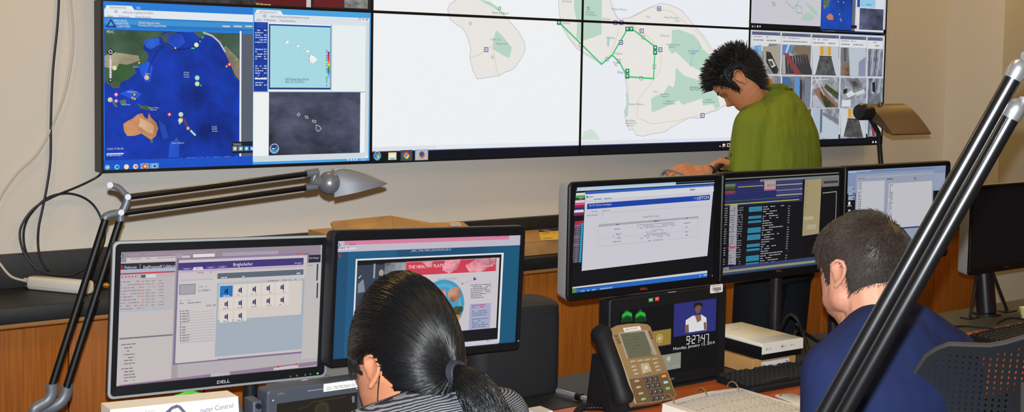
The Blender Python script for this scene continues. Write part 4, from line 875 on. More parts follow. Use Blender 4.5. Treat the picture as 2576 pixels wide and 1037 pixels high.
obj('shade', MB().lathe([(.012, 0), (.03, .02), (.05, .06), (.07, .12), (.067, .12), (.045, .06), (.01, .01)], hd+V((0, 0, .03)), V((.25, -.1, -1)), 20), MATS['lamp_shade_grey'], t, smooth=40)
lo = (tips[0][0]+tips[1][0])/2
obj('knuckle', MB().tube([tips[0][0]+V((0, 0, .01)), lo-V((0, 0, .04)), tips[1][0]+V((0, 0, .01))], .013, 12), silver, t, smooth=True)
obj('base_post', MB().cyl((lo.x, lo.y, DZ+.01), (lo.x, lo.y, lo.z-.03), .011, 16), darkmetal, t, smooth=True)
obj('base', MB().lathe([(.001, 0), (.09, 0), (.09, .012), (.02, .022), (.001, .022)], (lo.x, lo.y, DZ+.0005), n=28), darkmetal, t, smooth=True)
t.location = (lo.x, lo.y, DZ)
for ch in t.children: ch.matrix_local = M.Translation(-V((lo.x, lo.y, DZ)))
t = thing('side_desk', 'small wood desk carrying the large black spring arm lamp', 'desk', (lo.x-.05, lo.y-.1, 0))
obj('desktop', MB().rbox(lo.x-.45, lo.x+.25, lo.y-.45, lo.y+.2, DZ-.03, DZ, .005), deskw, t, smooth=30)
for sx in (-.42, .22):
    for sy in (-.42, .17): obj('leg', MB().cyl((lo.x+sx, lo.y+sy, 0), (lo.x+sx, lo.y+sy, DZ-.03), .02, 12), darkmetal, t, smooth=True)

# ================================================================ bronze desk lamp behind the list monitor
YD = 2.665
B = lambda x, y, dy=0: at(x, y, YD+dy)
t = thing('desk_lamp', 'bronze desk lamp with a curved square shade above the list monitor', 'lamp', (B(2215, 420).x, YD, DZ))
bronze = mat('bronze', (92, 74, 54), .42, metal=.45)
obj('base', MB().lathe([(.001, 0), (.045, 0), (.045, .01), (.02, .016), (.001, .016)], (B(2216, 412).x, YD, DZ+.0005)), darkmetal, t, smooth=True)
obj('stem', MB().tube([(B(2216, 412).x, YD, DZ+.01), B(2216, 412), B(2210, 335), B(2188, 295, .01)], .0085, 10), darkmetal, t, smooth=True)
obj('switch_knob', MB().cyl(B(2215, 268, .02), B(2215, 258, .02), .007, 12), bronze, t, smooth=True)
a, b = B(2159, 282), B(2204, 281)
obj('joint', MB().lathe([(.001, 0), (.024, .002), (.028, .01), (.028, .055), (.024, .06), (.001, .062)], a, (b-a), 20), darkmetal, t, smooth=True)
x0, x1 = B(2196, 262).x, B(2292, 262).x; z1 = B(2240, 262).z; z0 = B(2250, 333).z
out = []; inn = []
for q in range(13):
    a_ = q/12; yy = YD+.035-.115*a_; zz = z1-(z1-z0)*(a_**1.5); out.append((yy, zz)); inn.append((yy+.003, zz-.004))
prof = out+inn[::-1]
xs = lambda yy: (YD+.035-yy)/.115*.008
obj('shade', MB().loft([[V((x0+xs(p[0])*.6, p[0], p[1])) for p in prof], [V((x1+xs(p[0]), p[0], p[1])) for p in prof]]), bronze, t, smooth=40)
for x in (x0, x1): obj('shade_end', MB().loft([[V((xx+xs(p[0])*(.6 if x == x0 else 1), p[0]+.002, p[1]-.002)) for p in (out[0], out[3], out[6], out[9], out[12], (out[12][0]+.02, out[12][1]+.004), (out[3][0]+.01, out[3][1]-.03))] for xx in (x, x+.0015)]), bronze, t)

# ================================================================ cables and adapter on the left
YC = 4.205
K = lambda x, y, dy=0: at(x, y, YC+dy)
cab = mat('black_cable', (20, 22, 40), .5)
tag(obj('black_cable', MB().tube(spline([K(150, -90), K(148, 0), K(144, 70), K(133, 180), K(128, 300), K(127, 400), K(118, 470), K(106, 530, -.012), K(97, 575, -.012), K(96, 620, -.012), K(104, 655, -.04), K(122, 682, -.07)], 6), .0042, 8), cab, smooth=True), 'black cable hanging straight down the cream wall left of the screens', 'cable')
tag(obj('black_cable', MB().tube(spline([K(262, 426, -.03), K(245, 445), K(200, 468), K(130, 497, -.02), K(85, 525, -.02), K(57, 562, -.02), K(50, 595, -.02), K(62, 640, -.038), K(90, 672, -.05), K(130, 690, -.06), K(180, 692, -.06), K(228, 665, -.05), K(258, 620, -.035), K(263, 580, -.01), K(245, 530), K(215, 500), K(170, 487), K(120, 498), K(80, 535), K(62, 570, -.01), K(60, 610, -.02), K(72, 650, -.038), K(100, 690, -.06)], 6), .0040, 8), cab, smooth=True), 'black cable looped in a large coil below the hazard map panel', 'cable')
tag(obj('white_cable', MB().tube(spline([K(178, -90), K(178, 0), K(184, 70), K(182, 140), K(165, 230), K(135, 310), K(95, 385), K(40, 440), K(0, 500), K(-20, 570, -.01), K(-12, 640, -.038), K(6, 672, -.05), K(30, 697, -.07), K(66, 708, -.1)], 6), .0040, 8), mat('white_cable_skin', (196, 186, 176), .5), smooth=True), 'pale cable curving down the wall to the white adapter', 'cable')
a, b = atz(78, 727, ZC), atz(226, 741, ZC)
ang = math.atan2(b.y-a.y, b.x-a.x); L = (b-a).length
t = thing('power_adapter', 'long white power adapter lying on the black worktop', 'adapter', ((a.x+b.x)/2, (a.y+b.y)/2, ZC+.001), ang)
obj('case', MB().rbox(-L/2-.005, L/2+.005, -.022, .022, 0, .042, .014, n=4), whitep, t, local=True, smooth=40)
obj('cable_boot', MB().tube([(-L/2-.004, 0, .024), (-L/2-.03, .004, .028)], [.011, .005], 10), whitep, t, local=True, smooth=True)
obj('seam', MB().rbox(-L/2-.004, L/2+.004, -.0223, .0223, .011, .0122, .0005), mat('adapter_seam', (150, 148, 146), .6), t, local=True)
p = atz(263, 719, ZC+.012)
tag(obj('cable_plug', MB().tube([p-V((.03, 0, 0)), p+V((.01, 0, 0)), p+V((.012, 0, 0)), p+V((.026, 0, 0))], [.009, .009, .005, .005], 10), mat('brass', (220, 160, 70), .35, metal=.7), smooth=True), 'small brass ended plug on the worktop beside the white adapter', 'plug')

# ================================================================ cardboard boxes on the worktop
def open_box():
    t = thing('cardboard_box', 'open brown cardboard box with raised flaps behind the plate of food monitor', 'box', (2.33, 4.03, ZC), group='cardboard boxes on the worktop')
    x0, x1, y0, y1, z1 = 2.065, 2.56, 3.93, 4.17, .992; z0 = ZC+.001; w = .004
    b = MB().box(x0, x1, y0, y0+w, z0, z1).box(x0, x1, y1-w, y1, z0, z1).box(x0, x0+w, y0+w, y1-w, z0, z1).box(x1-w, x1, y0+w, y1-w, z0, z1).box(x0, x1, y0, y1, z0, z0+w)
    obj('carton', b, cardm, t)
    f = at(832, 562, 3.93); g = at(984, 543, 3.95); h = at(1090, 562, 3.97)
    obj('flap', MB().prism([V((x0, y0, z1-.004)), V((x0+.235, y0, z1-.004)), g, V((g.x-.03, g.y, g.z+.0)), f+V((.012, 0, .006)), f], (0, w, 0)), cardm, t)
    obj('flap', MB().prism([V((x0+.237, y0+.005, z1-.004)), V((x1-.02, y0+.03, z1-.004)), h, g+V((.003, 0, 0))], (0, w, 0)), cardm, t)
    p0, p1 = at(1090, 569, 4.0), at(1172, 573, 4.0)
    obj('flap', MB().prism([V((p0.x, 3.96, .97)), V((p1.x+.02, 3.96, .97)), at(1166, 560, 4.0), at(1090, 562, 4.0)], (0, w, .002)), cardm, t)
    k = Canvas(at(1130, 561, 3.985), (1, 0, 0), V((0, .5, .3)).normalized(), V((0, -.3, .5)).normalized(), 4e-4)
    k.rect(1130, 561.5, 1160, 567, (226, 222, 212))
    for q in range(10): k.rect(1133+q*2.4, 562.5, 1134.2+q*2.4, 566, (90, 86, 84))
    k.build('label', INK, t, 'white shipping label')
open_box()
def carton(label, x0, x1, y0, y1, h):
    t = thing('cardboard_box', label, 'box', ((x0+x1)/2, (y0+y1)/2, ZC), group='cardboard boxes on the worktop')
    obj('carton', MB().rbox(x0, x1, y0, y1, ZC+.001, ZC+h, .003), cardm, t, smooth=30)
    obj('lid_seam', MB().box(x0-.0006, x1+.0006, y0-.0006, y0+.001, ZC+h-.005, ZC+h-.0035), mat('card_edge', (140, 100, 58), .8), t)
    return t
t = carton('flat cardboard box with a yellow and navy label on the worktop', 2.74, 3.27, 3.905, 4.17, .060)
k = Canvas((2.9, 4.0, ZC+.0603), (1, 0, 0), (0, 1, 0), (0, 0, 1)); 
k.poly([(1354, 579), (1411, 575), (1417, 586), (1419, 603), (1361, 604), (1357, 590)], (240, 200, 40)); k.poly([(1354, 578.5), (1410, 574), (1413, 580), (1356, 584.5)], (36, 34, 84)); k.text('BrightSign', 1372, 581.5, 4.5, (240, 240, 245), w=22)
for q, (x0, x1) in enumerate(((1364, 1408), (1372, 1402), (1371, 1405), (1366, 1414))): k.dashes(x0, 587.5+q*4.4, x1, 1.6, (120, 96, 40), mean=6)
k.build('label', INK, t, 'yellow label with navy band')
carton('cardboard box mostly hidden behind the white web page monitor', 3.30, 3.58, 3.93, 4.16, .085)
carton('cardboard box far right on the worktop, seen between the black lamp rods', 5.22, 5.62, 3.95, 4.16, .10)

# ================================================================ upright black case behind the plate monitor
t = thing('equipment_case', 'upright black case with rounded edges beside the plate of food monitor', 'case', (1.9, 2.645, DZ))
fab = mat('black_fabric', (20, 21, 25), .75, bump=.25, bscale=160)
lp = lambda z, d, sl=0: [V((p[0], p[1], z+sl*(p[0]-1.9)+.1*(p[1]-2.59)*(1 if z > .9 else 0))) for p in rrect(1.762+d, 2.047-d, 2.585+d, 2.705-d, .038, 6)]
obj('shell', MB().loft([lp(DZ+.001, .004), lp(DZ+.012, 0), lp(.952, 0, -.03), lp(.962, .003, -.03)]), fab, t, smooth=40)
obj('lid', MB().loft([lp(.963, .001, -.03), lp(.978, .001, -.03), lp(.984, .006, -.03)]), fab, t, smooth=40)
obj('side_strap', MB().tube([(2.0495, 2.645, .76), (2.0498, 2.645, .88)], .004, 8), softblack, t, smooth=True)
obj('plug_socket', MB().box(1.874, 1.879, 2.576, 2.5846, .898, .918), mat('orange_plastic', (240, 180, 60), .4), t, label='small yellow connector')

# ================================================================ picture monitor with paper label, silver computer, white carton
t = monitor('JVC', 'small dark studio monitor with a white text label on top, beside the ponytailed person', 2.35, 1.068, 1.303, .742, .932, -.012, (.022, .02, .030, .03), mat('slate_plastic', (62, 68, 80), .5), mat('slate_plastic', (62, 68, 80), .5), r=.008, depth=.06, group='studio picture monitors')
c, k, Wd, W_, H_, t = MON['JVC']
c.rectl(0, 0, c.W, c.H, (34, 28, 18)); c.line([(750, 1030), (770, 1025), (785, 1012), (810, 1008), (870, 998)], 1, (84, 74, 50)); c.disc(810, 1032, 22, (52, 44, 26), 20); c.ring(810, 1032, 17, 2, (76, 66, 44)); c.poly([(885, 998), (892, 996), (892, 1012), (886, 1014)], (120, 124, 140))
c.build('screen', SCR, t)
k.text('JVC', 699, 994, 6.5, (176, 120, 70), w=18); k.build('logo', INK, k.t)
mark('tally_bar', lambda z: z.rect(774, 983, 813, 980, (120, 122, 130)), k)
for x, y in ((687, 1008), (898, 978)): mark('screw', lambda z: z.disc(x, y, 2, (190, 194, 200)), k)
obj('left_wing', MB().rbox(1.045, 1.0665, 2.362, 2.41, .742, .91, .004), mat('slate_plastic', (62, 68, 80), .5), t, smooth=True)
for q in range(3): obj('connector', MB().cyl((1.056, 2.355, .90-q*.03), (1.056, 2.363, .90-q*.03), .006, 10), darkmetal, t, smooth=True)
k2 = Canvas(at(815, 985, 2.341), k.u, k.v, k.n)
t2 = thing('text_label', 'white label strip with black lettering stuck on the slate studio monitor', 'label', at(860, 975, 2.341))
a, b = k2.P(814, 989), k2.P(909, 961)
q4 = [k2.o+k2.u*u_+k2.v*v_ for u_, v_ in ((a[0], a[1]+.002), (b[0], a[1]+.002), (b[0], a[1]+.019), (a[0], a[1]+.019))]
obj('strip', MB().prism(q4, (0, .0006, 0)), mat('paper_white', (228, 226, 220), .7), t2)
k2.o.y -= .0002; k2.text('SDI1 TEKTRONIX OUT', 821, 983, 9, (50, 50, 60), w=78); k2.build('lettering', INK, t2)
t = thing('desktop_computer', 'silver grey desktop computer behind the slate studio monitor', 'computer', (1.33, 2.57, DZ))
pcg = mat('computer_grey', (132, 130, 124), .5, metal=.25)
obj('case', MB().rbox(1.222, 1.425, 2.455, 2.69, DZ+.001, .872, .004), pcg, t, smooth=30)
obj('side_panel', MB().rbox(1.345, 1.4245, 2.456, 2.689, .872, .8745, .001), mat('computer_blue_grey', (136, 142, 148), .45, metal=.3), t)
for q in range(9): obj('grille_bar', MB().box(1.352+q*.008, 1.356+q*.008, 2.4525, 2.4548, .77, .858), silver, t)
obj('grille_backing', MB().box(1.350, 1.422, 2.4545, 2.4549, .765, .864), blackp, t)
k = Canvas((1.222, 2.4545, .85), (1, 0, 0), (0, 0, 1), (0, -1, 0)); k.rect(758, 957, 774, 975, (200, 198, 196))
for q in range(6): k.rect(760+q*2.2, 959, 761+q*2.2, 973, (90, 90, 92))
k.build('barcode', INK, t)
t = thing('product_carton', 'white printed product carton at the bottom left in front of the silver framed monitor', 'box', (.86, 2.33, DZ), 0)
a, b = at(277, 1031, 2.3), at(599, 998, 2.3)
obj('carton', MB().prism([V((a.x, 2.3, DZ+.001)), V((b.x+.012, 2.3, DZ+.001)), V((b.x, 2.3, b.z)), V((a.x, 2.3, a.z))], (0, .055, 0)), mat('carton_white', (232, 226, 214), .6), t)
k = wall_canvas(2.2997, a.x, .9)
k.poly([(402, 1050), (430, 1024), (444, 1018), (454, 1021), (480, 1050)], (84, 84, 116)); k.poly([(420, 1050), (434, 1030), (448, 1026), (470, 1050)], (206, 202, 190)); k.text('Meeting Center', 330, 1058, 10, (90, 92, 110), w=70); k.text('puter Control', 504, 1039, 13, (70, 72, 104), w=82); k.text('Player', 366, 1038, 5, (120, 120, 130), w=28)
k.build('print', INK, t)
tag(obj('dark_pouch', MB().loft([[V((1.004+r*.8*math.cos(2*PI*q/14), 2.395+.03*math.sin(2*PI*q/14)*r/.05, z)) for q in range(14)] for z, r in ((DZ+.001, .05), (.80, .056), (.86, .05), (.90, .036), (.918, .02), (.925, .006))]), mat('grey_felt', (84, 86, 84), .85, bump=.2, bscale=200), smooth=True), 'dark grey rounded pouch between the white carton and the slate monitor', 'pouch')
tag(obj('green_cable', MB().tube(spline([(.84, 2.45, DZ+.005), (.86, 2.47, .83), at(432, 1010, 2.5), at(452, 996, 2.5), at(476, 988, 2.5), at(498, 992, 2.5), at(508, 1003, 2.5), (.97, 2.5, .83), (.98, 2.5, DZ+.005)], 6), .0042, 8), mat('green_cable_skin', (70, 176, 40), .45), smooth=True), 'bright green cable arching up behind the white product carton', 'cable')
# ================================================================ desk telephone
z0 = .764
a, b = atz(1595, 1018, z0), atz(1700, 1000, z0); tt = atz(1535, 828, z0+.173)
PU = V((1, 0, 0)); PV = V((0, tt.y-a.y, tt.z-a.z)).normalized(); PN = PU.cross(PV)
t = thing('telephone', 'bronze and black desk telephone with large display in front of the small studio monitor', 'telephone', (a.x+.06, a.y+.05, DZ))
pf = Canvas(a, PU, PV, PN)
def onface(px, py, h=0): u, v = pf.P(px, py); return a+PU*u+PV*v+PN*h
outl = [(1598, 1019), (1594, 1010), (1575, 950), (1552, 890), (1531, 836), (1536, 827), (1552, 819), (1580, 815), (1608, 814), (1628, 816), (1636, 822), (1650, 860), (1680, 935), (1701, 994), (1697, 1003), (1650, 1013)]
goldm = mat('phone_bronze', (176, 150, 112), .36, metal=.55)
goldd = mat('phone_dark_bronze', (128, 106, 78), .4, metal=.5)
obj('body', MB().prism([onface(x, y) for x, y in outl], -PN*.022), goldm, t, smooth=30)
obj('keypad_panel', MB().prism([onface(x, y, .0006) for x, y in ((1600, 1016), (1581, 955), (1610, 951), (1676, 938), (1698, 993), (1694, 1000), (1650, 1010))], -PN*.001), goldd, t)
obj('left_rim', MB().tube([onface(x, y, .001) for x, y in ((1533, 832), (1556, 892), (1578, 952), (1598, 1016))], .003, 8), mat('phone_rim', (206, 188, 156), .3, metal=.5), t, smooth=True)
def key(name, px, py, w, h, m, th=.003, lab=None, par=None):
    c0 = onface(px, py); mt = M((PU, PV, PN)).transposed().to_4x4(); mt.translation = c0
    return obj(name, MB().rbox(-w/2, w/2, -h/2, h/2, 0, th, .0015, m=mt, n=2), m, par or t, smooth=30, label=lab)
sq = [onface(x, y, .0004) for x, y in ((1577, 903), (1556, 838), (1627, 831), (1653, 893))]
obj('display_frame', MB().prism(sq, PN*.0012), mat('phone_silver', (196, 190, 178), .35, metal=.5), t)
kf = Canvas(a+PN*.0019, PU, PV, PN)
kf.poly([(1581, 902), (1560, 840), (1621, 834), (1644, 894)], (92, 96, 76)); kf.text('9:27am', 1570, 848, 4, (60, 64, 52))
for q in range(6): kf.dashes(1566+q*2.6, 852+q*7.2, 1590+q*2.6+rg.uniform(0, 22), 2, (74, 78, 60), mean=6)
kf.rect(1638, 884, 1640, 893, (226, 190, 60)); kf.build('display', INK, t, 'grey green display')
nst = obj('name_strip', MB().prism([onface(x, y, .0005) for x, y in ((1571, 836), (1567, 826), (1609, 821), (1613, 831))], PN*.0008), mat('paper_white', (228, 226, 220), .7), t)
kf = Canvas(a+PN*.0016, PU, PV, PN); kf.text('(808) 956-9653', 1573, 832.5, 5, (70, 70, 80), w=34); kf.build('lettering', INK, nst)
km = mat('key_silver', (196, 184, 160), .4, metal=.35); kd = mat('key_dark', (52, 54, 66), .45)
for x, y in ((1549, 846), (1552.6, 854), (1556.6, 861.6), (1632.6, 836.5), (1635.4, 843.5), (1638.2, 850.5)): key('line_button', x, y, .010, .006, goldd)
for q in range(4): key('soft_key', 1592+q*18.5, 910-q*2.1, .017, .005, km)
nav = key('navigation_pad', 1624, 927, .026, .026, km, .005, 'square navigation pad'); key('select_key', 1624, 927, .010, .010, mat('key_pale', (222, 212, 190), .4, metal=.3), .0065, par=nav)
for x, y in ((1593.6, 923), (1597.2, 932), (1600.6, 941), (1649.6, 914), (1653, 923), (1656, 932)): key('function_key', x, y, .013, .006, km)
for q, (x, y) in enumerate(((1601.5, 959.6), (1605.6, 975), (1612, 990.6), (1618, 1005))): key('function_key', x, y, .014, .006, km if q < 3 else mat('key_green', (120, 190, 120), .45))
for r_ in range(4):
    for q in range(3):
        x = (1625.5, 1630.7, 1637, 1641.7)[r_]+q*12.6; y = (957.2, 972, 987.5, 1003.7)[r_]-q*1.8
        key('dial_key', x, y, .0118, .0115, kd)
for (x, y), m_ in zip(((1669.6, 947.2), (1674.4, 962.7), (1679.6, 978), (1686.5, 994)), (mat('key_orange', (240, 150, 30), .45), mat('key_cyan', (150, 205, 215), .45), MATS['key_green'], goldd)): key('function_key', x, y, .014, .007, m_)
kf = Canvas(a+PN*.0033, PU, PV, PN)
for r_ in range(4):
    for q in range(3):
        x = (1625.5, 1630.7, 1637, 1641.7)[r_]+q*12.6; y = (957.2, 972, 987.5, 1003.7)[r_]-q*1.8
        kf.text('123456789*0#'[r_*3+q], x-1.5, y+2, 5, (226, 228, 232))
o = kf.build('key_digits', INK, t); o['kind'] = 'stuff'
hs = spline([onface(1511, 838, .000), onface(1510, 856, .012), onface(1520, 898, .020), onface(1536, 944, .020), onface(1556, 988, .010), onface(1571, 1012, .0)], 5)
hr = [.026, .028, .0285, .028, .027, .026]+[.0245]*13+[.025, .026, .027, .0275, .028, .027, .024]
hr = (hr+[.024]*len(hs))[:len(hs)]
obj('handset', MB().tube(hs, hr, 18, up=PU), softblack, t, smooth=True, label='black handset')
obj('stand', MB().prism([V((a.x-.055, a.y+.02, DZ+.001)), V((a.x-.055, a.y+.125, DZ+.001)), V((a.x-.055, a.y+.105, DZ+.14)), V((a.x-.055, a.y+.075, DZ+.125))], (.165, 0, 0)), softblack, t)
pts = []
for q in range(150):
    s_ = q/149; ctr = V((a.x-.05-.16*s_, a.y+.05+.03*math.sin(s_*5), DZ+.011)); an = q*1.05
    pts.append(ctr+V((0, math.cos(an)*.007, math.sin(an)*.007)))
obj('coiled_cord', MB().tube(pts, .0024, 6), blackp, t, smooth=True)

# ================================================================ keyboards
def keyboard(label, x, y, rot):
    t = thing('keyboard', label, 'keyboard', (x, y, DZ+.001), rot, group='black keyboards')
    if 'kb' not in MATS:
        mb = MB(); mb.loft([[V((p[0], p[1], (z*(.012+.05*(p[1]+.075))))) for p in rrect(-.225+d, .225-d, -.075+d, .075-d, .008, 3)] for z, d in ((0, .001), (.8, 0), (1, .001))])
        MATS['kb'] = (mesh_of('base', mb, 30), [])
        MATS['kb'][0].materials.append(softblack)
        for nm, w in (('key', .0165), ('key', .0355), ('key', .115)):
            me = mesh_of(nm, MB().loft([[V((p[0], p[1], z)) for p in rrect(-w/2+d, w/2-d, -.0083+d, .0083-d, .002, 2)] for z, d in ((0, 0), (.004, .001), (.007, .0022))]), 30)
            me.materials.append(mat('key_black', (30, 31, 34), .5)); MATS['kb'][1].append(me)
    obj('base', None, None, t, local=True, me=MATS['kb'][0])
    keys = []
    for r_ in range(6):
        xs_ = [-.212+q*.0188 for q in range(22) if q not in ((15, 19) if r_ else (1, 6, 11, 15, 19))]
        for q, xx in enumerate(xs_):
            if r_ == 5 and 3 <= q <= 8:
                if q == 5: keys.append((xx+.009, r_, 2))
                continue
            if r_ in (3, 4) and q == 12: keys.append((xx+.0095, r_, 1)); continue
            if r_ in (3, 4) and q == 13: continue
            if r_ == 3 and q in (14, 15): continue
            keys.append((xx, r_, 0))
    for xx, r_, kd_ in keys:
        yy = .060-r_*.0192-(.004 if r_ else 0)
        o = bpy.data.objects.new('key', MATS['kb'][1][kd_]); link(o, t, True); o.location = (xx, yy, .0125+.05*(yy+.075)); o.rotation_euler = (.05, 0, 0)
    return t
keyboard('black keyboard on the wood desk in front of the white disc drive', 2.69, 2.345, -.05)
keyboard('black keyboard on the desk below the switched off monitor', 3.80, 2.30, .03)

# ================================================================ binder with printed sheets
ca, cb = atz(1668, 1010, .79), atz(1856, 972, .79)
an = math.atan2(cb.y-ca.y, cb.x-ca.x); ctr = (ca+cb)/2
t = thing('ring_binder', 'open ring binder with a thick stack of printed sheets on the wood desk', 'binder', (ctr.x, ctr.y-.13, DZ+.001), an)
RMt = RM[t.name]
obj('cover', MB().rbox(-.155, .15, -.15, .150, 0, .006, .002), mat('binder_cream', (206, 196, 140), .6), t, local=True)
obj('sheet_stack', MB().loft([[V((p[0]+(z-.02)*.1, p[1], z+.007*math.sin((p[0]+.14)*11)*(z > .01))) for p in [(-.138+q*.0276, -.15) for q in range(11)]+[(.138-q*.0276, .128) for q in range(11)]] for z in (.0065, .03, .044)]), mat('sheet_paper', (226, 222, 214), .75), t, local=True, smooth=30)
for q in range(3):
    o = obj('ring', MB().tube([V((-.115+q*.115, .128+.02*math.cos(i*2*PI/16), .044+.02*math.sin(i*2*PI/16))) for i in range(13)], .0022, 8), mat('brassy_steel', (190, 170, 120), .3, metal=.8), t, local=True, smooth=True)
k = Canvas((0, 0, .0525), (1, 0, 0), (0, 1, 0), (0, 0, 1), 1e-4)
class _L: pass
for q in range(26):
    yv = .095-q*.0095; u0 = -.12
    while u0 < .118:
        w = rg.uniform(.006, .022); k.rectl(u0, yv, min(u0+w, .12), yv+.0035, (186, 183, 178) if q % 7 else (150, 148, 148)); u0 += w+.004
k.rectl(-.12, .098, .12, .106, (196, 194, 190))
# drape the print on the curled top sheet
k.vs = [V((p.x+.0024, p.y, .0444+.007*math.sin((p.x+.14)*11)+.0006)) for p in k.vs]
k.build('printed_rows', INK, t, local=True)['kind'] = 'stuff'

# ================================================================ small phone, disc drive on its box
p = [atz(x, y, .748) for x, y in ((1952, 996), (1992, 989), (2046, 1013), (2005, 1028))]
t = thing('smartphone', 'white smartphone lying face down on the wood desk beside the binder', 'phone', (2.503, 2.163, DZ+.001), -.22+PI/2)
obj('body', MB().rbox(-.058, .058, -.029, .029, 0, .0075, .003, n=4), mat('phone_white', (222, 214, 202), .35), t, local=True, smooth=40)
obj('edge_band', MB().rbox(-.0584, .0584, -.0294, .0294, .0025, .005, .003, n=4), silver, t, local=True, smooth=40)
obj('lens', MB().cyl((.046, .018, .0074), (.046, .018, .0082), .0035, 12), blackp, t, local=True, smooth=True)
t = thing('cardboard_box', 'small cardboard box with a white address label under the disc drive', 'box', (2.708, 2.495, DZ), -.03)
obj('carton', MB().rbox(-.088, .088, -.07, .07, .001, .046, .002), cardm, t, local=True, smooth=30)
k = Canvas((-.055, -.0704, .008), (1, 0, 0), (0, 0, 1), (0, -1, 0)); k.rectl(0, 0, .115, .026, (226, 224, 220))
q_ = glyphs('Extron Electronics'); k.raw([(.012+v.x*.0095, .009+v.y*.0105) for v in q_[0]], q_[1], (60, 64, 110)); k.rectl(.1, .006, .11, .02, (150, 150, 156)); k.rectl(.004, .007, .009, .019, (120, 120, 130))
k.build('label', INK, t, local=True)
t = thing('disc_drive', 'white topped black disc drive lying on the small cardboard box', 'drive', (2.712, 2.525, DZ+.047), -.03)
obj('base', MB().rbox(-.082, .082, -.125, .125, 0, .040, .004, n=3), blackp, t, local=True, smooth=40)
obj('top_cover', MB().rbox(-.084, .084, -.127, .127, .038, .0495, .004, n=3), whitep, t, local=True, smooth=40)
obj('front_plate', MB().rbox(-.084, .084, -.1285, -.1255, .018, .0485, .001), whitep, t, local=True)
k = Canvas((-.084, -.1288, .018), (1, 0, 0), (0, 0, 1), (0, -1, 0))
def put(txt, u, v, h, col, sx=1): q_ = glyphs(txt); k.raw([(u+w.x*h/.72*sx, v+w.y*h/.72) for w in q_[0]], q_[1], col)
put('LG', .086, .012, .007, (120, 122, 128)); put('Blu-ray', .112, .013, .006, (120, 122, 128), .8); put('USB', .02, .011, .006, (140, 142, 146))
k.raw([(.080+.0042*math.cos(i*PI/6), .0155+.0042*math.sin(i*PI/6)) for i in range(12)], [tuple(range(12))], (110, 130, 160)); k.rectl(.014, .011, .018, .018, (140, 142, 146))
k.build('marks', INK, t, local=True)['kind'] = 'stuff'
k = Canvas((-.02, .02, .0497), (1, 0, 0), (0, 1, 0), (0, 0, 1)); put('Multi', -.01, .03, .012, (176, 166, 150)); k.build('top_mark', INK, t, local=True)
for q, pts in enumerate(([(2.94, 2.50, .745), (2.98, 2.56, .80), (3.00, 2.60, .815), (3.03, 2.61, .80), (3.05, 2.60, .745)], [(2.99, 2.54, .745), (2.985, 2.56, .78), (2.97, 2.57, .835), (2.955, 2.6, .845), (2.94, 2.64, .745)], [(2.90, 2.52, .745), (2.93, 2.55, .775), (2.99, 2.585, .80), (3.06, 2.56, .76), (3.10, 2.5, .745)])):
    tag(obj('black_cable', MB().tube(spline(pts, 6), .006, 8), blackp, smooth=True), ('thick black cable arching behind the disc drive', 'short black cable standing up behind the disc drive', 'black cable lying low behind the disc drive')[q], 'cable')
t = thing('metal_rail', 'short polished metal bar lying on the desk left of the telephone', 'bar', atz(1440, 1000, DZ+.012))
a_, b_ = atz(1402, 984, DZ+.012), atz(1492, 1008, DZ+.012)
obj('bar', MB().cyl(a_, b_, .007, 12), silver, t, smooth=True); obj('clamp', MB().cyl(a_.lerp(b_, .55), a_.lerp(b_, .7), .0105, 12), blackp, t, smooth=True)
p = atz(1352, 1034, DZ+.001)
tag(obj('white_card', MB().rbox(p.x-.03, p.x+.02, p.y-.04, p.y+.015, DZ+.0005, DZ+.008, .002), whitep), 'small white card on the desk at the bottom edge beside the black case', 'card')
p = atz(2586, 803, DZ)
t = thing('paper_cup', 'pale yellow paper cup at the right edge of the desk', 'cup', (p.x, p.y, DZ+.001))
obj('cup_wall', MB().lathe([(.022, 0), (.030, .028), (.033, .04), (.031, .04), (.021, .003), (.001, .003)], (p.x, p.y, DZ+.001), n=20), mat('cup_yellow', (232, 222, 160), .6), t, smooth=40)
obj('cup_base', MB().lathe([(.001, 0), (.0215, 0), (.0215, .002), (.001, .002)], (p.x, p.y, DZ+.001), n=20), mat('cup_yellow', (232, 222, 160), .6), t, smooth=40)
for q, pts in enumerate(([(2395, 822), (2430, 821), (2470, 824), (2510, 829), (2545, 834)], [(2508, 814), (2522, 806), (2545, 800), (2572, 803), (2600, 806)])):
    tag(obj('black_cable', MB().tube(spline([atz(x, y, DZ+.004) for x, y in pts], 5), .0028, 8), blackp, smooth=True), ('thin black cable running straight along the right desk', 'thin black cable curving beside the yellow paper cup')[q], 'cable')

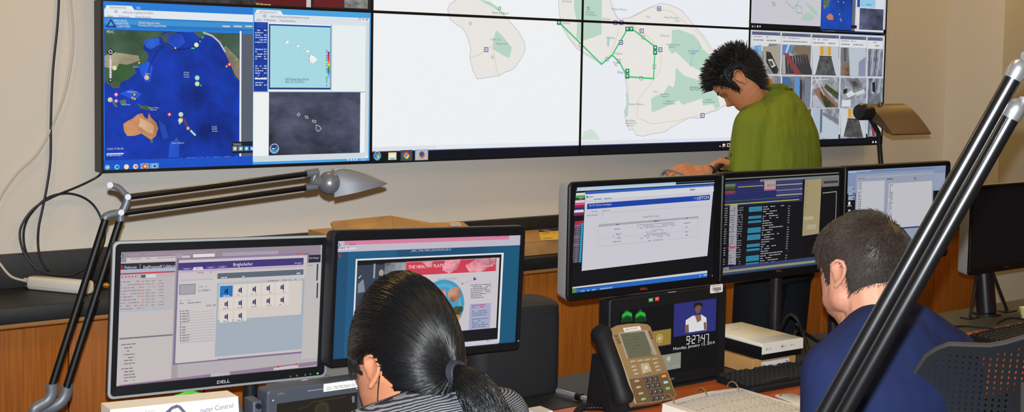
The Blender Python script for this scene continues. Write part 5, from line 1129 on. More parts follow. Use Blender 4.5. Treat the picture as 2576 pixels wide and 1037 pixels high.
# ================================================================ perforated office chair
def office_chair():
    az = math.radians(44); c0 = atd(2592, 950, 2.5); fw = V((math.sin(az), math.cos(az), 0))
    base = V((c0.x, c0.y, 0))+fw*.24
    t = thing('office_chair', 'black perforated office chair back in front of the navy shirt', 'chair', base, -az)
    pm = mat('chair_plastic', (27, 30, 36), .5)
    top = [(0, 1.104), (.03, 1.094), (.06, 1.081), (.09, 1.073), (.13, 1.071), (.165, 1.069), (.185, 1.058), (.205, 1.040), (.222, 1.004), (.236, .95), (.240, .90)]
    prof = top+[(.236, .80), (.222, .70), (.195, .60), (.15, .545), (.08, .525), (0, .52)]
    def hw(z):     # half width of the back at a height
        best = 0
        for (x0, z0), (x1, z1) in zip(prof, prof[1:]):
            if min(z0, z1) <= z <= max(z0, z1) and abs(z0-z1) > 1e-6:
                best = max(best, x0+(x1-x0)*(z-z0)/(z1-z0))
        return best
    def ztop(x):
        for (x0, z0), (x1, z1) in zip(top, top[1:]):
            if x0 <= x <= x1: return z0+(z1-z0)*(x-x0)/(x1-x0)
        return .9
    S = lambda x, z: V((x, -.24+.55*x*x-.28*(z-.75)**2+.02*math.sin((z-.6)*7), z))
    mb = MB(); cs = .0128; nx = 19
    for i in range(-nx, nx):
        for j in range(46):
            xa, xb = i*cs, (i+1)*cs; za, zb = .525+j*cs, .525+(j+1)*cs
            xm = (xa+xb)/2; zm = (za+zb)/2
            def ins(x, z): return abs(x) <= hw(z) and z <= ztop(abs(x))
            cor = [ins(xa, za), ins(xb, za), ins(xb, zb), ins(xa, zb)]
            if not all(cor): continue
            deep = abs(xm) < hw(zm)-.018 and zm < ztop(abs(xm))-.022 and zm > .56
            if deep:
                P8 = []; 
                for q in range(8):
                    an = PI/8+q*PI/4; P8.append(S(xm+.0023*math.cos(an), zm+.0036*math.sin(an)))
                C = [S(xb, zb), S(xa, zb), S(xa, za), S(xb, za)]
                n = len(mb.v); back = V((0, .0022, 0))
                # ring of faces between the cell corners and the hole, plus the hole's wall
                fs = []
                for q in range(4):
                    fs.append((q, (q+1) % 4, 4+(2*q+2) % 8, 4+2*q+1)); fs.append((q, 4+2*q+1, 4+2*q))
                    
                for q in range(8): fs.append((4+q, 4+(q+1) % 8, 12+(q+1) % 8, 12+q))
                mb.add(C+P8+[p+back for p in P8], fs)
            else:
                mb.add([S(xa, za), S(xb, za), S(xb, zb), S(xa, zb)], [(0, 1, 2, 3)])
    obj('back_mesh', mb, pm, t, local=True, smooth=False)
    full = prof+[(-x, z) for x, z in prof[::-1][1:-1]]
    # solid border that closes the outline
    bm_ = MB(); inner = []
    loopo = [S(x, z) for x, z in full]
    cen = V((0, 0, .8))
    L_out = []; 
    ri = []
    for x, z in full:
        d = V((x, 0, z-.8)); f_ = 1-.020/max(d.length, .05); ri.append(S(d.x*f_, .8+d.z*f_))
    obj('back_border', MB().loft([[p+V((0, -.0012, 0)) for p in loopo], [p+V((0, -.0012, 0)) for p in ri], [p+V((0, .003, 0)) for p in ri], [p+V((0, .003, 0)) for p in loopo], [p+V((0, -.0012, 0)) for p in loopo]], False, False), pm, t, local=True, smooth=40)
    obj('back_rim', MB().tube([S(x, z) for x, z in full]+[S(*full[0])], .0055, 8, cap=False), mat('chair_rim', (58, 56, 56), .4), t, local=True, smooth=True)
    obj('back_spine', MB().tube(spline([(0, -.262, 1.0), (0, -.275, .85), (0, -.27, .7), (0, -.20, .52), (0, -.02, .43)], 5), .024, 12, flat=.7), mat('chair_spine', (92, 90, 88), .4, metal=.3), t, local=True, smooth=True)
    obj('lumbar_bar', MB().tube(spline([(-.17, -.235, .82), (-.08, -.262, .80), (0, -.27, .80), (.08, -.262, .80), (.17, -.235, .82)], 4), .011, 10), mat('chair_spine', (92, 90, 88), .4), t, local=True, smooth=True)
    obj('seat', MB().rbox(-.24, .24, -.2, .26, .42, .47, .03, n=5), mat('seat_fabric', (36, 38, 42), .85), t, local=True, smooth=40)
    for s_ in (-1, 1):
        obj('armrest', MB().tube(spline([(s_*.25, -.05, .43), (s_*.29, -.05, .52), (s_*.29, -.03, .66)], 4), .014, 10).rbox(s_*.29-.04, s_*.29+.04, -.13, .12, .66, .685, .012), softblack, t, local=True, smooth=40)
    obj('gas_column', MB().cyl((0, 0, .1), (0, 0, .42), .028, 16), darkmetal, t, local=True, smooth=True)
    for q in range(5):
        an = 2*PI*q/5+.3; e = V((math.cos(an)*.3, math.sin(an)*.3, 0))
        o = obj('base_leg', MB().tube([(0, 0, .11), e*.5+V((0, 0, .10)), e+V((0, 0, .075))], [.028, .022, .014], 10), softblack, t, local=True, smooth=True)
        obj('castor', MB().cyl(e+V((-math.sin(an)*.022, math.cos(an)*.022, .03)), e+V((math.sin(an)*.022, -math.cos(an)*.022, .03)), .03, 14), blackp, o, local=True, smooth=True)
    return t
office_chair()
# ================================================================ people
def fuse(mb, voxel, it=4, fac=.5):
    """grow one continuous surface from overlapping closed shapes"""
    me = mesh_of('tmp', mb); o = bpy.data.objects.new('tmp', me); COL.objects.link(o)
    r = o.modifiers.new('r', 'REMESH'); r.mode = 'VOXEL'; r.voxel_size = voxel; r.use_smooth_shade = True
    if it:
        s = o.modifiers.new('s', 'SMOOTH'); s.factor = fac; s.iterations = it
    bpy.context.view_layer.update()
    out = bpy.data.meshes.new_from_object(o.evaluated_get(bpy.context.evaluated_depsgraph_get()))
    bpy.data.objects.remove(o); bpy.data.meshes.remove(me)
    out.polygons.foreach_set('use_smooth', [True]*len(out.polygons)); out.materials.clear()
    return out
def limb(mb, pts, rs, n=14):
    pts = [V(p) for p in pts]
    for p, r in zip(pts, rs): mb.sphere(p, r, n, 8)
    for i in range(len(pts)-1): mb.tube([pts[i], pts[i+1]], [rs[i], rs[i+1]], n)
def rings(mb, rs, n=28, e=2.3):
    loops = []
    for (x, y, z), rx, ry in rs:
        l = []
        for q in range(n):
            a = 2*PI*q/n; c, s = math.cos(a), math.sin(a)
            l.append(V((x+rx*math.copysign(abs(c)**(2/e), c), y+ry*math.copysign(abs(s)**(2/e), s), z)))
        loops.append(l)
    mb.loft(loops)
def itp(tab, z):
    if z <= tab[0][0]: return tab[0][1]
    for (a, b), (c, d) in zip(tab, tab[1:]):
        if z <= c:
            t = (z-a)/(c-a); t = t*t*(3-2*t)*.5+t*.5; return b+(d-b)*t
    return tab[-1][1]
HF = [(-.118, .045), (-.114, .070), (-.105, .086), (-.095, .091), (-.083, .088), (-.072, .092), (-.06, .092), (-.045, .091), (-.03, .090), (0, .088), (.016, .096), (.03, .097), (.05, .095), (.075, .084), (.095, .064), (.108, .040), (.116, .004)]
HB = [(-.118, .0), (-.105, .02), (-.09, .035), (-.07, .052), (-.05, .066), (-.03, .080), (0, .094), (.03, .099), (.055, .096), (.08, .083), (.098, .060), (.109, .035), (.116, .004)]
HW = [(-.118, .016), (-.110, .032), (-.095, .046), (-.075, .056), (-.05, .064), (-.02, .071), (0, .074), (.03, .077), (.055, .075), (.08, .064), (.098, .046), (.109, .026), (.116, .003)]
def hpos(z, a):
    """surface of a head: z up from ear level, a from the face round the left side"""
    w, f, b = itp(HW, z), itp(HF, z), itp(HB, z); c, s = math.cos(a), math.sin(a)
    x = -w*math.copysign(abs(s)**.9, s); y = f*math.copysign(abs(c)**.85, c) if c > 0 else b*c
    if c > 0:
        ax = abs(x)
        np_ = itp([(-.044, 0), (-.038, .012), (-.031, .024), (-.026, .0245), (-.015, .016), (0, .008), (.014, .002), (.022, 0)], z)
        y += np_*math.exp(-(x/(.0125 if z < -.02 else .009))**2)
        y -= .011*math.exp(-((ax-.031)/.014)**2-((z-.002)/.011)**2)
        y += .005*math.exp(-((ax-.031)/.010)**2-((z-.001)/.007)**2)
        y += .004*math.exp(-(x/.021)**2)*(math.exp(-((z+.058)/.0055)**2)+1.15*math.exp(-((z+.068)/.005)**2))
        y -= .003*math.exp(-(x/.02)**2)*math.exp(-((z+.0632)/.0025)**2)
        y += .003*math.exp(-((ax-.028)/.02)**2-((z-.019)/.006)**2)
    return V((x, y, z))
def head(mb, m):
    zs = [-.118+.234*q/60 for q in range(61)]
    mb.loft([[m@hpos(z, 2*PI*q/56) for q in range(56)] for z in zs])
    for s in (-1, 1):          # ears: rim, bowl and lobe
        E = M.Translation((s*.073, -.006, -.004))@M.Rotation(s*-.42, 4, 'Z')@M.Rotation(.18, 4, 'X')
        P = lambda x, y, z: m@(E@V((s*x, y, z)))
        rim = [P(.004, .012, .004), P(.010, .011, .020), P(.014, .002, .029), P(.015, -.010, .029), P(.016, -.019, .018), P(.015, -.019, .002), P(.012, -.012, -.014), P(.007, -.003, -.026)]
        limb(mb, rim, [.0042]*6+[.0046, .0062], 8)
        mb.sphere(P(.003, -.004, .003), 1, 12, 8, (.006, .015, .024), (m@E).to_3x3().to_4x4())
        limb(mb, [P(.009, -.010, .016), P(.010, -.012, 0), P(.007, -.004, -.012)], [.0035]*3, 8)
def hairmask_default(z, a):
    """hairline height at angle a (0 face, pi back)"""
    a = abs((a+PI) % (2*PI)-PI)
    return itp([(0, .066), (.5, .064), (.9, .05), (1.15, .012), (1.3, -.03), (1.42, -.03), (1.5, .022), (1.75, .022), (1.95, -.035), (2.3, -.072), (PI, -.082)], a)
def cap(mb, m, thick, hl, n=72, nz=44):
    grid = {}
    for i in range(nz+1):
        for q in range(n):
            a = 2*PI*q/n; z0 = hl(0, a); z = z0+(.1158-z0)*i/nz
            p = hpos(z, a); ed = min(1, i/4.0); c = V((0, -.01, z*.55)); d = (p-c).normalized()
            grid[i, q] = m@(p+d*(.0012+thick(z, a)*ed))
    vs = [grid[i, q] for i in range(nz+1) for q in range(n)]
    fs = [(i*n+q, i*n+(q+1) % n, (i+1)*n+(q+1) % n, (i+1)*n+q) for i in range(nz) for q in range(n)]
    fs.append(tuple(range(nz*n, nz*n+n)))
    mb.add(vs, fs)
def strand(mb, pts, r0, r1=.0002, n=3):
    L = len(pts)
    mb.tube(pts, [r0+(r1-r0)*(q/(L-1))**1.5 for q in range(L)], n, cap=False)
def skin(name, c, c2): return mat(name, c, .5, spec=.35, c2=c2, vscale=14, bump=.06, bscale=500)
def cloth_mat(name, c, c2, wr=.55, ws=7, st=(1, 1, .35)):
    m = mat(name, c, .85, spec=.15, c2=c2, vscale=3, bump=wr, bscale=ws, stretch=st)
    for n in m.node_tree.nodes:
        if n.type == 'BUMP': n.inputs['Distance'].default_value = .05
    return m
def hand(mb, Wp, D, N, side, curl=.5, k=1.0):
    """wrist point, direction of the fingers, palm normal; side -1 left, 1 right: thumb on the inner side"""
    D = V(D).normalized(); N = V(N); N = (N-D*N.dot(D)).normalized(); S = D.cross(N)*side
    Wp = V(Wp)
    limb(mb, [Wp, Wp+D*.03*k], [.024*k, .026*k])
    for q in (-1, -.33, .33, 1): limb(mb, [Wp+D*.022*k+S*q*.016*k, Wp+D*.088*k+S*q*.031*k], [.017*k, .0135*k], 10)
    for q, L in ((-1, .062), (-.33, .076), (.33, .080), (1, .072)):
        b = Wp+D*.092*k+S*q*.0325*k; d = D+S*q*.12; pts = [b]; an = 0
        for w_, f in ((.46, 1.0), (.32, 1.1), (.22, .7)):
            an += curl*f; dd = (d*math.cos(an)+N*math.sin(an)).normalized(); pts.append(pts[-1]+dd*L*w_*k)
        limb(mb, pts, [.0098*k, .0092*k, .0085*k, .0070*k], 10)
    b = Wp+D*.030*k+S*.026*k; p1 = b+(D*.6+S*.75+N*.35).normalized()*.040*k; p2 = p1+(D*.85+S*.25+N*.45).normalized()*.032*k; p3 = p2+(D*.9+N*.4).normalized()*.024*k
    limb(mb, [b, p1, p2, p3], [.016*k, .0125*k, .0108*k, .0085*k], 10)
def place(name, label, loc, az): return thing(name, label, 'person', loc, -az)
def child(name, me, m, t, label=None): return obj(name, None, m, t, local=True, label=label, me=me)
def meshmb(mb, smooth=True): return mesh_of('part', mb, smooth)
rh = random.Random(21)

# ---------------------------------------------------------------- seated person with the ponytail
hw_ = atd(1012, 838, 2.25); az = math.radians(-16); f_ = V((math.sin(az), math.cos(az), 0))
loc = V((hw_.x, hw_.y, 0))-f_*.075
t = place('person', 'seated person with black ponytail in a grey striped top, facing the silver monitor', loc, az)
HM = M.Translation((0, .075, hw_.z-.052))@M.Rotation(-.10, 4, 'Z')@M.Rotation(-.12, 4, 'X')@M.Scale(1.04, 4)
zc = hw_.z-.052
mb = MB(); head(mb, HM)
limb(mb, [(0, -.015, zc-.13), (0, .01, zc-.09), (0, .05, zc-.04)], [.060, .054, .052])
zc += .105
rings(mb, [((0, -.04, .50), .13, .10), ((0, -.05, .62), .13, .09), ((0, -.045, .76), .145, .10), ((0, -.03, zc-.24), .15, .09), ((0, -.012, zc-.185), .09, .06), ((0, 0, zc-.15), .04, .04)])
arm = {}
for s in (-1, 1):
    sh = V((s*.180, -.015, zc-(.195 if s < 0 else .232))); el = V((s*.23, .10, .79)); wr = V((s*.15, .32, .785)); arm[s] = (sh, el, wr)
    limb(mb, [sh, el, wr], [.048, .038, .026]); hand(mb, wr, (-s*.15, 1, -.02), (0, 0, -1), -s, .25, .9)
    limb(mb, [(s*.08, -.04, .52), (s*.11, .34, .52), (s*.11, .33, .10)], [.08, .058, .04]); limb(mb, [(s*.11, .30, .05), (s*.11, .46, .035)], [.04, .03])
child('body', fuse(mb, .0036, 3), skin('skin_warm', (190, 128, 96), (180, 116, 86)), t)
# grey striped top
mb = MB(); rings(mb, [((0, -.04, .47), .155, .125), ((0, -.05, .60), .148, .112), ((0, -.045, .76), .162, .118), ((0, -.032, zc-.25), .185, .108), ((0, -.02, zc-.195), .168, .090), ((0, -.012, zc-.168), .10, .072), ((0, -.004, zc-.148), .070, .062)])
for s in (-1, 1):
    sh, el, wr = arm[s]; limb(mb, [sh, el, el.lerp(wr, .85)], [.058, .052, .040]); limb(mb, [(s*.03, -.014, zc-.19), sh], [.06, .058])
m = mat('striped_knit', (120, 122, 128), .9, spec=.1)
nt = m.node_tree; bs = nt.nodes['Principled BSDF']; tc = nt.nodes.new('ShaderNodeTexCoord'); wv = nt.nodes.new('ShaderNodeTexWave'); cr = nt.nodes.new('ShaderNodeValToRGB')
wv.bands_direction = 'Z'; wv.inputs['Scale'].default_value = 95; wv.inputs['Distortion'].default_value = 1.6; wv.inputs['Detail'].default_value = 1; wv.inputs['Detail Scale'].default_value = .8
cr.color_ramp.elements[0].position = .42; cr.color_ramp.elements[0].color = lin((44, 46, 56)); cr.color_ramp.elements[1].position = .56; cr.color_ramp.elements[1].color = lin((128, 130, 134))
nt.links.new(tc.outputs['Object'], wv.inputs['Vector']); nt.links.new(wv.outputs[0], cr.inputs[0]); nt.links.new(cr.outputs[0], bs.inputs['Base Color'])
child('striped_top', fuse(mb, .006, 12), m, t, 'grey and charcoal striped knit top')
mb = MB()
for s in (-1, 1): limb(mb, [(s*.08, -.04, .52), (s*.11, .34, .52), (s*.11, .33, .12)], [.092, .068, .055])
rings(mb, [((0, -.04, .44), .16, .12), ((0, -.04, .52), .165, .125), ((0, -.045, .58), .155, .118)])
child('trousers', fuse(mb, .009, 4), cloth_mat('dark_trousers', (34, 35, 42), (26, 27, 32)), t)
mb = MB()
for s in (-1, 1): limb(mb, [(s*.11, .29, .045), (s*.11, .46, .035)], [.044, .036])
child('shoes', fuse(mb, .008, 3), softblack, t)
hairb = mat('black_hair', (14, 15, 18), .32, spec=.6)
el_ = (.091, .117, .158)
def shell(d, k=1.0):
    d = d.normalized(); r = 1/math.sqrt((d.x/el_[0])**2+(d.y/el_[1])**2+(d.z/el_[2])**2); return d*r*k+V((0, -.012, 0))
T = V((.0, -.132, -.012)); Tn = (T-V((0, -.012, 0))).normalized()
def hairy(d):      # is this direction covered by hair?
    a = abs(math.atan2(d.x, d.y)); z = d.z
    return z > itp([(0, .12), (.5, .04), (.85, -.04), (1.08, -.10), (1.24, -.12), (1.36, .16), (1.55, .26), (1.80, .22), (1.98, -.10), (2.2, -.36), (PI, -.44)], a)
mb = MB(); nu, nv = 64, 40; idx = {}
vs = []
for j in range(nv+1):
    for i in range(nu):
        th = PI*j/nv; ph = 2*PI*i/nu; d = V((math.sin(th)*math.sin(ph), math.sin(th)*math.cos(ph), math.cos(th)))
        dd = d
        if not hairy(d): dd = d
        vs.append(HM@shell(dd, .985 if hairy(d) else .90))
fs = []
for j in range(nv):
    for i in range(nu):
        c4 = (j*nu+i, j*nu+(i+1) % nu, (j+1)*nu+(i+1) % nu, (j+1)*nu+i)
        th = PI*(j+.5)/nv; ph = 2*PI*(i+.5)/nu
        if hairy(V((math.sin(th)*math.sin(ph), math.sin(th)*math.cos(ph), math.cos(th)))): fs.append(c4)
mb.add(vs, fs)
cnt = 0
while cnt < 3400:
    d = V((rh.gauss(0, 1), rh.gauss(0, 1), rh.gauss(0, 1))).normalized()
    if not hairy(d): continue
    a_ = abs(math.atan2(d.x, d.y)); up_ = .62*max(0, 1-abs(d.z+.1)/.7) if a_ < 1.75 else 0
    if a_ < 1.42 and d.z < .12:
        cnt += 1; k = rh.uniform(.985, 1.005); strand(mb, [HM@shell(d+V((0, -.10*u, -.16*u)), k) for u in (0, .33, .66, 1)], .0008, .0003); continue
    cnt += 1; ang = d.angle(Tn); N_ = 11; k = rh.uniform(.99, 1.012); pts = []
    tmax = 1 if rh.random() < .75 else rh.uniform(.6, .9)
    for q in range(N_):
        u = q/(N_-1)*tmax; dd = (d*math.sin((1-u)*ang)+Tn*math.sin(u*ang))/max(math.sin(ang), 1e-3)
        if up_: dd = dd+V((0, 0, up_*math.sin(min(1, u*1.25)*PI)))
        p = shell(dd, k-.004*math.sin(u*PI*3+cnt)); w = max(0, (u-.72)/.28); p = p.lerp(T+V((rh.uniform(-1, 1)*.012, 0, rh.uniform(-1, 1)*.012))*1, w*w*.85)
        pts.append(HM@p)
    strand(mb, pts, .00075, .0004)
for q in range(16):        # thin lock in front of the ear
    pts = [V((-.080-.003*math.sin(i*.6)+rh.uniform(-.0008, .0008), -.034+.002*i, -.01-.014*i)) for i in range(8)]; strand(mb, [HM@p for p in pts], .0008, .0003)
tail = spline([T+V((0, .01, .004)), T+V((.002, -.022, -.006)), T+V((.006, -.052, -.035)), T+V((.012, -.072, -.085)), T+V((.018, -.078, -.15)), T+V((.020, -.072, -.22)), T+V((.02, -.06, -.27))], 5)
tr = [itp([(0, .015), (.1, .016), (.3, .032), (.5, .038), (.75, .032), (1, .006)], q/(len(tail)-1)) for q in range(len(tail))]
mb.tube([HM@p for p in tail], [r*.5 for r in tr], 18)
for q in range(2000):
    a = rh.uniform(0, 2*PI); k = rh.uniform(.72, 1.08); i1 = rh.randint(len(tail)//2, len(tail)); i0 = rh.randint(0, 6); pts = []
    ph_ = rh.uniform(0, 6); fq = rh.uniform(.1, .35)
    for i in range(i0, i1): aa = a+.5*math.sin(i*fq+ph_); tg = (tail[min(i+1, len(tail)-1)]-tail[max(i-1, 0)]).normalized(); bx_ = V((1, 0, 0)); bx_ = (bx_-tg*bx_.dot(tg)).normalized(); by_ = tg.cross(bx_); pts.append(HM@(tail[i]+(bx_*math.cos(aa)+by_*math.sin(aa)*.85)*tr[i]*k+V((rh.uniform(-1, 1), rh.uniform(-1, 1), 0))*.0012))
    if len(pts) > 2: strand(mb, pts, .0008, .0003)
o = obj('hair', mb, hairb, t, local=True, smooth='all', label='black hair drawn back into a ponytail')
mb = MB()
for q in range(3): mb.tube([HM@(T+V((math.cos(i*PI/8)*.0175, -.004-.005*q+.004*math.sin(i*PI/8), math.sin(i*PI/8)*.0175))) for i in range(17)], .0038, 8, cap=False)
obj('hair_tie', mb, mat('hair_tie', (30, 32, 44), .7), t, local=True, smooth=True)
# chair under the seated person
c_ = thing('task_chair', 'plain dark task chair under the ponytailed person', 'chair', loc-f_*.02, -az)
obj('seat', MB().rbox(-.23, .23, -.22, .22, .37, .432, .03, n=5), MATS['seat_fabric'], c_, local=True, smooth=40)
obj('backrest', MB().rbox(-.19, .19, -.275, -.235, .52, .80, .018, n=5), MATS['seat_fabric'], c_, local=True, smooth=40)
obj('back_bar', MB().tube([(0, -.10, .36), (0, -.285, .37), (0, -.29, .6)], .016, 10), darkmetal, c_, local=True, smooth=True)
obj('gas_column', MB().cyl((0, 0, .08), (0, 0, .37), .026, 14), darkmetal, c_, local=True, smooth=True)
for q in range(5):
    an = 2*PI*q/5; e = V((math.cos(an)*.28, math.sin(an)*.28, 0)); obj('base_leg', MB().tube([(0, 0, .09), e+V((0, 0, .03))], [.028, .03], 10), softblack, c_, local=True, smooth=True)

# ---------------------------------------------------------------- seated person with short hair, navy shirt
hw_ = atd(2170, 672, 2.75); az = math.radians(9); f_ = V((math.sin(az), math.cos(az), 0)); zc = hw_.z-.004
loc = V((hw_.x, hw_.y, 0))-f_*.055
t = place('person', 'seated person with short dark hair in a navy shirt, facing the schedule monitor', loc, az)
HM = M.Translation((0, .055, zc))@M.Rotation(.06, 4, 'Z')@M.Rotation(-.05, 4, 'X')@M.Scale(1.06, 4)@M.Diagonal((1.06, 1, 1, 1))
mb = MB(); head(mb, HM)
limb(mb, [(0, -.035, zc-.175), (0, -.005, zc-.11), (0, .02, zc-.04)], [.076, .070, .070])
limb(mb, [(0, .085, zc-.098), (0, .035, zc-.118)], [.044, .060])
for s in (-1, 1): limb(mb, [(s*.036, .098, zc-.074), (s*.054, .05, zc-.058), (s*.052, .075, zc-.03)], [.031, .034, .024])
zc += .05
rings(mb, [((0, -.06, .52), .16, .12), ((0, -.07, .66), .165, .12), ((0, -.065, .82), .18, .12), ((0, -.055, zc-.25), .18, .11), ((0, -.045, zc-.2), .12, .08), ((0, -.035, zc-.16), .06, .05)])
arm = {}
for s in (-1, 1):
    sh = V((s*.160, -.05, zc-.25)); el = V((s*.175, -.06, .80)); wr = V((s*.11, .10, .715)); arm[s] = (sh, el, wr)
    limb(mb, [sh, el, wr], [.056, .044, .03]); hand(mb, wr, (-s*.2, 1, -.02), (0, 0, -1), -s, .25, 1.0)
    limb(mb, [(s*.10, -.05, .55), (s*.15, .38, .54), (s*.14, .37, .10)], [.09, .066, .046]); limb(mb, [(s*.14, .34, .05), (s*.14, .52, .04)], [.044, .034])
child('body', fuse(mb, .0036, 3), skin('skin_pink', (212, 156, 130), (202, 142, 118)), t)
mb = MB(); rings(mb, [((0, -.06, .50), .19, .15), ((0, -.07, .64), .188, .142), ((0, -.068, .80), .20, .142), ((0, -.06, zc-.27), .21, .132), ((0, -.052, zc-.222), .17, .108), ((0, -.045, zc-.185), .118, .094), ((0, -.036, zc-.155), .094, .086), ((0, -.030, zc-.138), .082, .080)])
for s in (-1, 1):
    sh, el, wr = arm[s]; limb(mb, [sh, el, el.lerp(wr, .5)], [.076, .066, .054]); limb(mb, [(s*.045, -.045, zc-.185), sh], [.078, .074])
navy = cloth_mat('navy_cloth', (37, 48, 92), (31, 41, 80), .7, 5)
sh_ = child('shirt', fuse(mb, .007, 14), navy, t, 'navy shirt')
mb = MB()
for s in (-1, 1): limb(mb, [(s*.10, -.05, .55), (s*.15, .38, .54), (s*.14, .37, .12)], [.105, .08, .064])
rings(mb, [((0, -.05, .475), .19, .14), ((0, -.05, .55), .19, .15), ((0, -.06, .62), .185, .145)])
child('trousers', fuse(mb, .009, 4), MATS['dark_trousers'], t)
mb = MB()
for s in (-1, 1): limb(mb, [(s*.14, .33, .05), (s*.14, .52, .042)], [.05, .042])
child('shoes', fuse(mb, .008, 3), softblack, t)
zc -= .05
hairs = mat('dark_brown_hair', (44, 35, 31), .5, spec=.45, c2=(66, 57, 52), vscale=160)
hl2 = lambda z, a: hairmask_default(z, a)+(.004 if abs((a+PI) % (2*PI)-PI) < 1 else -.02*max(0, min(1, (abs((a+PI) % (2*PI)-PI)-1.9)/.3)))
mb = MB(); cap(mb, HM, lambda z, a: .0035, hl2)
crown = V((.022, -.058, .092))
cnt = 0
while cnt < 9500:
    a = rh.uniform(0, 2*PI); z0 = hl2(0, a); z = z0+(.1156-z0)*(1-rh.random()**1.35) if rh.random() < .6 else rh.uniform(z0, .1156)
    p = hpos(z, a); n_ = (p-V((0, -.01, z*.55))).normalized(); fl = p-crown; dist = fl.length
    if dist < .012 and rh.random() < .75: continue
    cnt += 1
    fl = fl-n_*fl.dot(n_)
    if fl.length < 1e-4: fl = V((1, 0, 0))
    fl = fl.normalized()+V((0, .15, -.35)); fl = (fl-n_*fl.dot(n_)).normalized()
    side_ = n_.cross(fl)*rh.uniform(-.35, .35); L = rh.uniform(.014, .024)*(1.25 if z > .05 else .8)
    aw = abs((a+PI) % (2*PI)-PI)
    if aw < .9: L *= .8
    if 1.25 < aw < 2.0 and z < .065: L *= .4
    d = (fl+side_).normalized(); b = p+n_*.003
    pts = [b, b+(d*.8+n_*.42)*L*.5, b+(d+n_*.22)*L]
    strand(mb, [HM@q for q in pts], .0008, .00025)
obj('hair', mb, hairs, t, local=True, smooth='all', label='short dark brown hair')

# ---------------------------------------------------------------- standing person in the green polo shirt
g0 = atd(1957, 400, 4.72); az = math.radians(-12); loc = V((g0.x, g0.y, 0))
t = place('person', 'standing person in a green polo shirt looking down at a device', loc, az)
Rl = M.Rotation(az, 4, 'Z')                      # world to body frame
def loc_of(px, py, Z): return Rl@(atd(px, py, Z)-loc)
hc = loc_of(1862, 200, 4.66)
HM = M.Translation(hc)@M.Rotation(math.radians(24), 4, 'Z')@M.Rotation(math.radians(-52), 4, 'X')
nb = V((-.005, .062, 1.535))                      # base of the neck
mb = MB(); head(mb, HM)
hn = HM@V((0, -.03, -.06))
limb(mb, [nb+V((0, -.005, -.04)), nb.lerp(hn, .5)+V((0, .004, -.004)), HM@V((0, -.012, -.05))], [.066, .055, .050])
rings(mb, [((0, .0, .92), .15, .11), ((0, .0, 1.05), .145, .10), ((0, -.01, 1.22), .155, .11), ((0, .0, 1.38), .155, .105), ((0, .03, 1.45), .12, .085), ((0, .05, 1.50), .07, .06)])
arm = {-1: (V((-.160, .02, 1.410)), V((-.205, .04, 1.14)), loc_of(1775, 434, 4.50)), 1: (V((.160, .02, 1.410)), V((.235, .10, 1.16)), loc_of(1862, 418, 4.62))}
tipL = loc_of(1705, 430, 4.46); tipR = loc_of(1828, 412, 4.60)
for s in (-1, 1):
    sh, el, wr = arm[s]; limb(mb, [sh, el, wr], [.054, .043, .028])
hand(mb, arm[-1][2], tipL-arm[-1][2], V((.55, .2, -.8)), 1, .42, .95)
hand(mb, arm[1][2], (tipR-arm[1][2])+V((0, .02, 0)), V((-.5, .1, -.8)), -1, .55, .95)
for s in (-1, 1):
    limb(mb, [(s*.09, 0, .90), (s*.11, .02, .49), (s*.11, 0, .10)], [.085, .062, .045]); limb(mb, [(s*.11, -.03, .05), (s*.12, .15, .035)], [.042, .034])
child('body', fuse(mb, .0036, 3), skin('skin_tan', (196, 132, 92), (184, 118, 80)), t)
mb = MB(); rings(mb, [((0, 0, .86), .18, .148), ((0, -.004, 1.0), .172, .142), ((0, -.012, 1.16), .178, .142), ((0, -.008, 1.30), .186, .138), ((0, .004, 1.39), .183, .130), ((0, .018, 1.45), .165, .118), ((0, .030, 1.50), .128, .106), ((0, .044, 1.535), .098, .092), ((-.003, .056, 1.562), .080, .078)])
for s in (-1, 1):
    sh, el, wr = arm[s]; limb(mb, [sh+V((s*.002, 0, 0)), sh.lerp(el, .5), sh.lerp(el, .92)], [.072, .070, .068]); limb(mb, [(s*.045, .034, 1.485), sh], [.074, .070])
poly_ = cloth_mat('green_polo', (120, 134, 44), (106, 120, 38), .75, 6, (1.6, 1.6, .4))
sh_ = child('polo_shirt', fuse(mb, .007, 12), poly_, t, 'green polo shirt')
fn = (hn-nb).normalized()
def cl(k, h, fwd):
    out = []
    for q in range(36):
        an = 2*PI*q/36; x, y = math.cos(an), math.sin(an)
        out.append(nb+V((x*.074*k, y*.072*k-.006, .0))+fn*h+V((0, 0, -.020*y)))
    return out
obj('collar', MB().loft([cl(1.36, -.012, 0), cl(1.22, .018, 0), cl(1.08, .052, 0), cl(1.04, .055, 0), cl(1.02, .0, 0)], False, False), poly_, sh_, local=True, smooth='all')
mb = MB()
for s in (-1, 1): limb(mb, [(s*.09, 0, .90), (s*.11, .02, .49), (s*.11, 0, .10)], [.105, .086, .076])
rings(mb, [((0, 0, .82), .18, .135), ((0, 0, .92), .178, .135), ((0, 0, .98), .172, .13)])
child('trousers', fuse(mb, .009, 4), cloth_mat('navy_trousers', (24, 26, 34), (18, 20, 26), .6, 5), t)
mb = MB()
for s in (-1, 1): limb(mb, [(s*.11, -.03, .048), (s*.12, .16, .042)], [.048, .04])
child('shoes', fuse(mb, .008, 3), softblack, t)
wr = arm[-1][2]; dW = (wr-arm[-1][1]).normalized()
obj('wristband', MB().tube([wr-dW*.026, wr-dW*.006], .0335, 18), blackp, t, local=True, smooth=40, label='black wrist band')
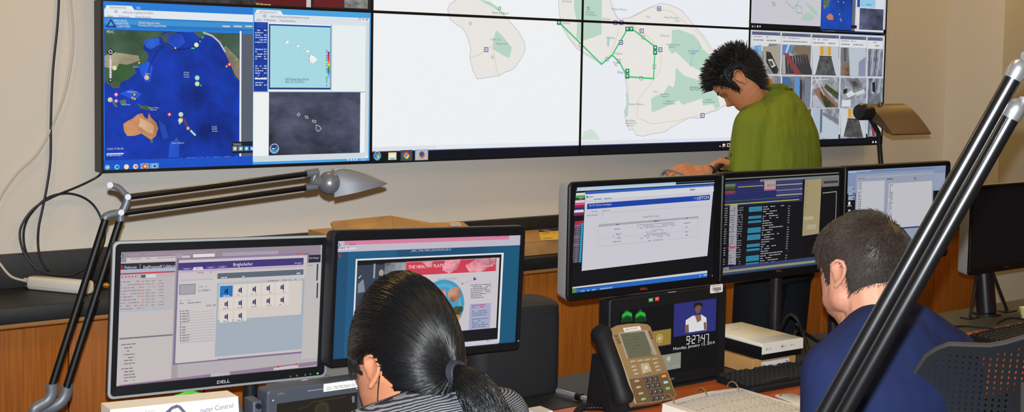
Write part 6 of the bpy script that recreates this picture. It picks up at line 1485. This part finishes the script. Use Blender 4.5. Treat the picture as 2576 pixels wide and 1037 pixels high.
# hair: short sides, spiky top
hl3 = lambda z, a: hairmask_default(z, a)-.016*max(0, min(1, (abs((a+PI) % (2*PI)-PI)-1.9)/.3))
mb = MB(); cap(mb, HM, lambda z, a: .008 if z > .05 else .004, hl3)
for q in range(760):
    a = rh.uniform(0, 2*PI); z = rh.uniform(.055, .1155)
    p = hpos(z, a); n_ = (p-V((0, -.01, z*.5))).normalized(); fr = max(0, math.cos(a))
    L = rh.uniform(.018, .034)*(1+.15*fr); d = (n_+V((rh.uniform(-.35, .35), .15+.25*fr+rh.uniform(-.3, .3), .45+rh.uniform(-.2, .3)))).normalized()
    d2 = (d+V((rh.uniform(-.4, .4), rh.uniform(-.1, .5), rh.uniform(-.3, .3)))).normalized(); b = p+n_*.004
    pts = [b, b+d*L*.45, b+d*L*.75+d2*L*.1, b+d*L*.8+d2*L*.4]
    mb.tube([HM@x for x in pts], [.0036, .0028, .0016, .0003], 4, cap=False)
for q in range(6500):
    a = rh.uniform(0, 2*PI); z0 = hl3(0, a); z = rh.uniform(z0, .1)
    p = hpos(z, a); n_ = (p-V((0, -.01, z*.5))).normalized(); d = (V((rh.uniform(-.3, .3), -.2+.5*math.cos(a), -.5+z*9))+n_*(.22 if z < .05 else .6)).normalized(); L = rh.uniform(.010, .022)
    strand(mb, [HM@(p+n_*.003), HM@(p+n_*.005+d*L*.5), HM@(p+n_*.004+d*L)], .0011, .0003)
obj('hair', mb, mat('black_hair_matt', (15, 15, 18), .55, spec=.4), t, local=True, smooth='all', label='spiky black hair')
for s in (-1, 1):
    mb = MB(); pts = []
    for q in range(7):
        x = .012+.036*q/6; z = .024+.004*math.sin(q/6*PI*.8); y = max(hpos(z, math.asin(max(-1, min(1, x/itp(HW, z))))).y, 0); pts.append(HM@V((s*x, y+.0015, z)))
    mb.tube(pts, [.0012, .0026, .003, .003, .0028, .0022, .001], 6); obj('eyebrow', mb, MATS['black_hair_matt'], t, local=True, smooth=True)
    mb = MB(); pts = []
    for q in range(6):
        x = .018+.026*q/5; z = -.003-.003*math.sin(q/5*PI); pts.append(HM@V((s*x, hpos(z, math.asin(min(1, x/itp(HW, z)))).y+.0008, z)))
    mb.tube(pts, [.0006, .0014, .0016, .0016, .0014, .0006], 6); obj('eyelashes', mb, MATS['black_hair_matt'], t, local=True, smooth=True)
mb = MB(); mb.tube([HM@V((x, hpos(-.0632, math.asin(x/itp(HW, -.0632))).y+.0008, -.0632)) for x in (-.022, -.012, 0, .012, .022)], [.0005, .0012, .0014, .0012, .0005], 6)
obj('mouth_line', mb, mat('lip_dark', (120, 66, 58), .5), t, local=True, smooth=True)
# hand-held device between both hands
p0 = (tipL+arm[-1][2])/2; p1 = tipR
W0, W1 = RM[t.name]@p0, RM[t.name]@p1
t2 = thing('handheld_device', 'dark hand-held device held in both hands of the standing person', 'device', (W0+W1)/2)
md = (W0+W1)/2; ux = (W1-W0).normalized(); uy = V((0, 0, 1)).cross(ux).normalized(); uz = ux.cross(uy)
mt = M((ux, uy, uz)).transposed().to_4x4(); mt.translation = md-V((0, 0, .028))
obj('body', MB().rbox(-.10, .09, -.045, .045, -.006, .006, .004, m=mt), softblack, t2, smooth=40)
obj('grip', MB().tube([mt@V((.03, 0, .008)), mt@V((.075, 0, .03)), mt@V((.10, 0, .05))], [.007, .008, .005], 10), softblack, t2, smooth=True)
obj('lead', MB().tube(spline([mt@V((-.09, .0, 0)), W0+V((-.04, -.01, -.012)), atd(1682, 428, 4.44), atd(1664, 436, 4.42), atd(1668, 452, 4.42)], 5), .004, 8), greyp, t2, smooth=True, label='grey lead')
obj('loop', MB().tube(spline([mt@V((.10, 0, .05)), atd(1841, 405, 4.58), atd(1838, 392, 4.58), atd(1842, 384, 4.58), atd(1850, 386, 4.58)], 5), .002, 6), blackp, t2, smooth=True, label='thin black loop')
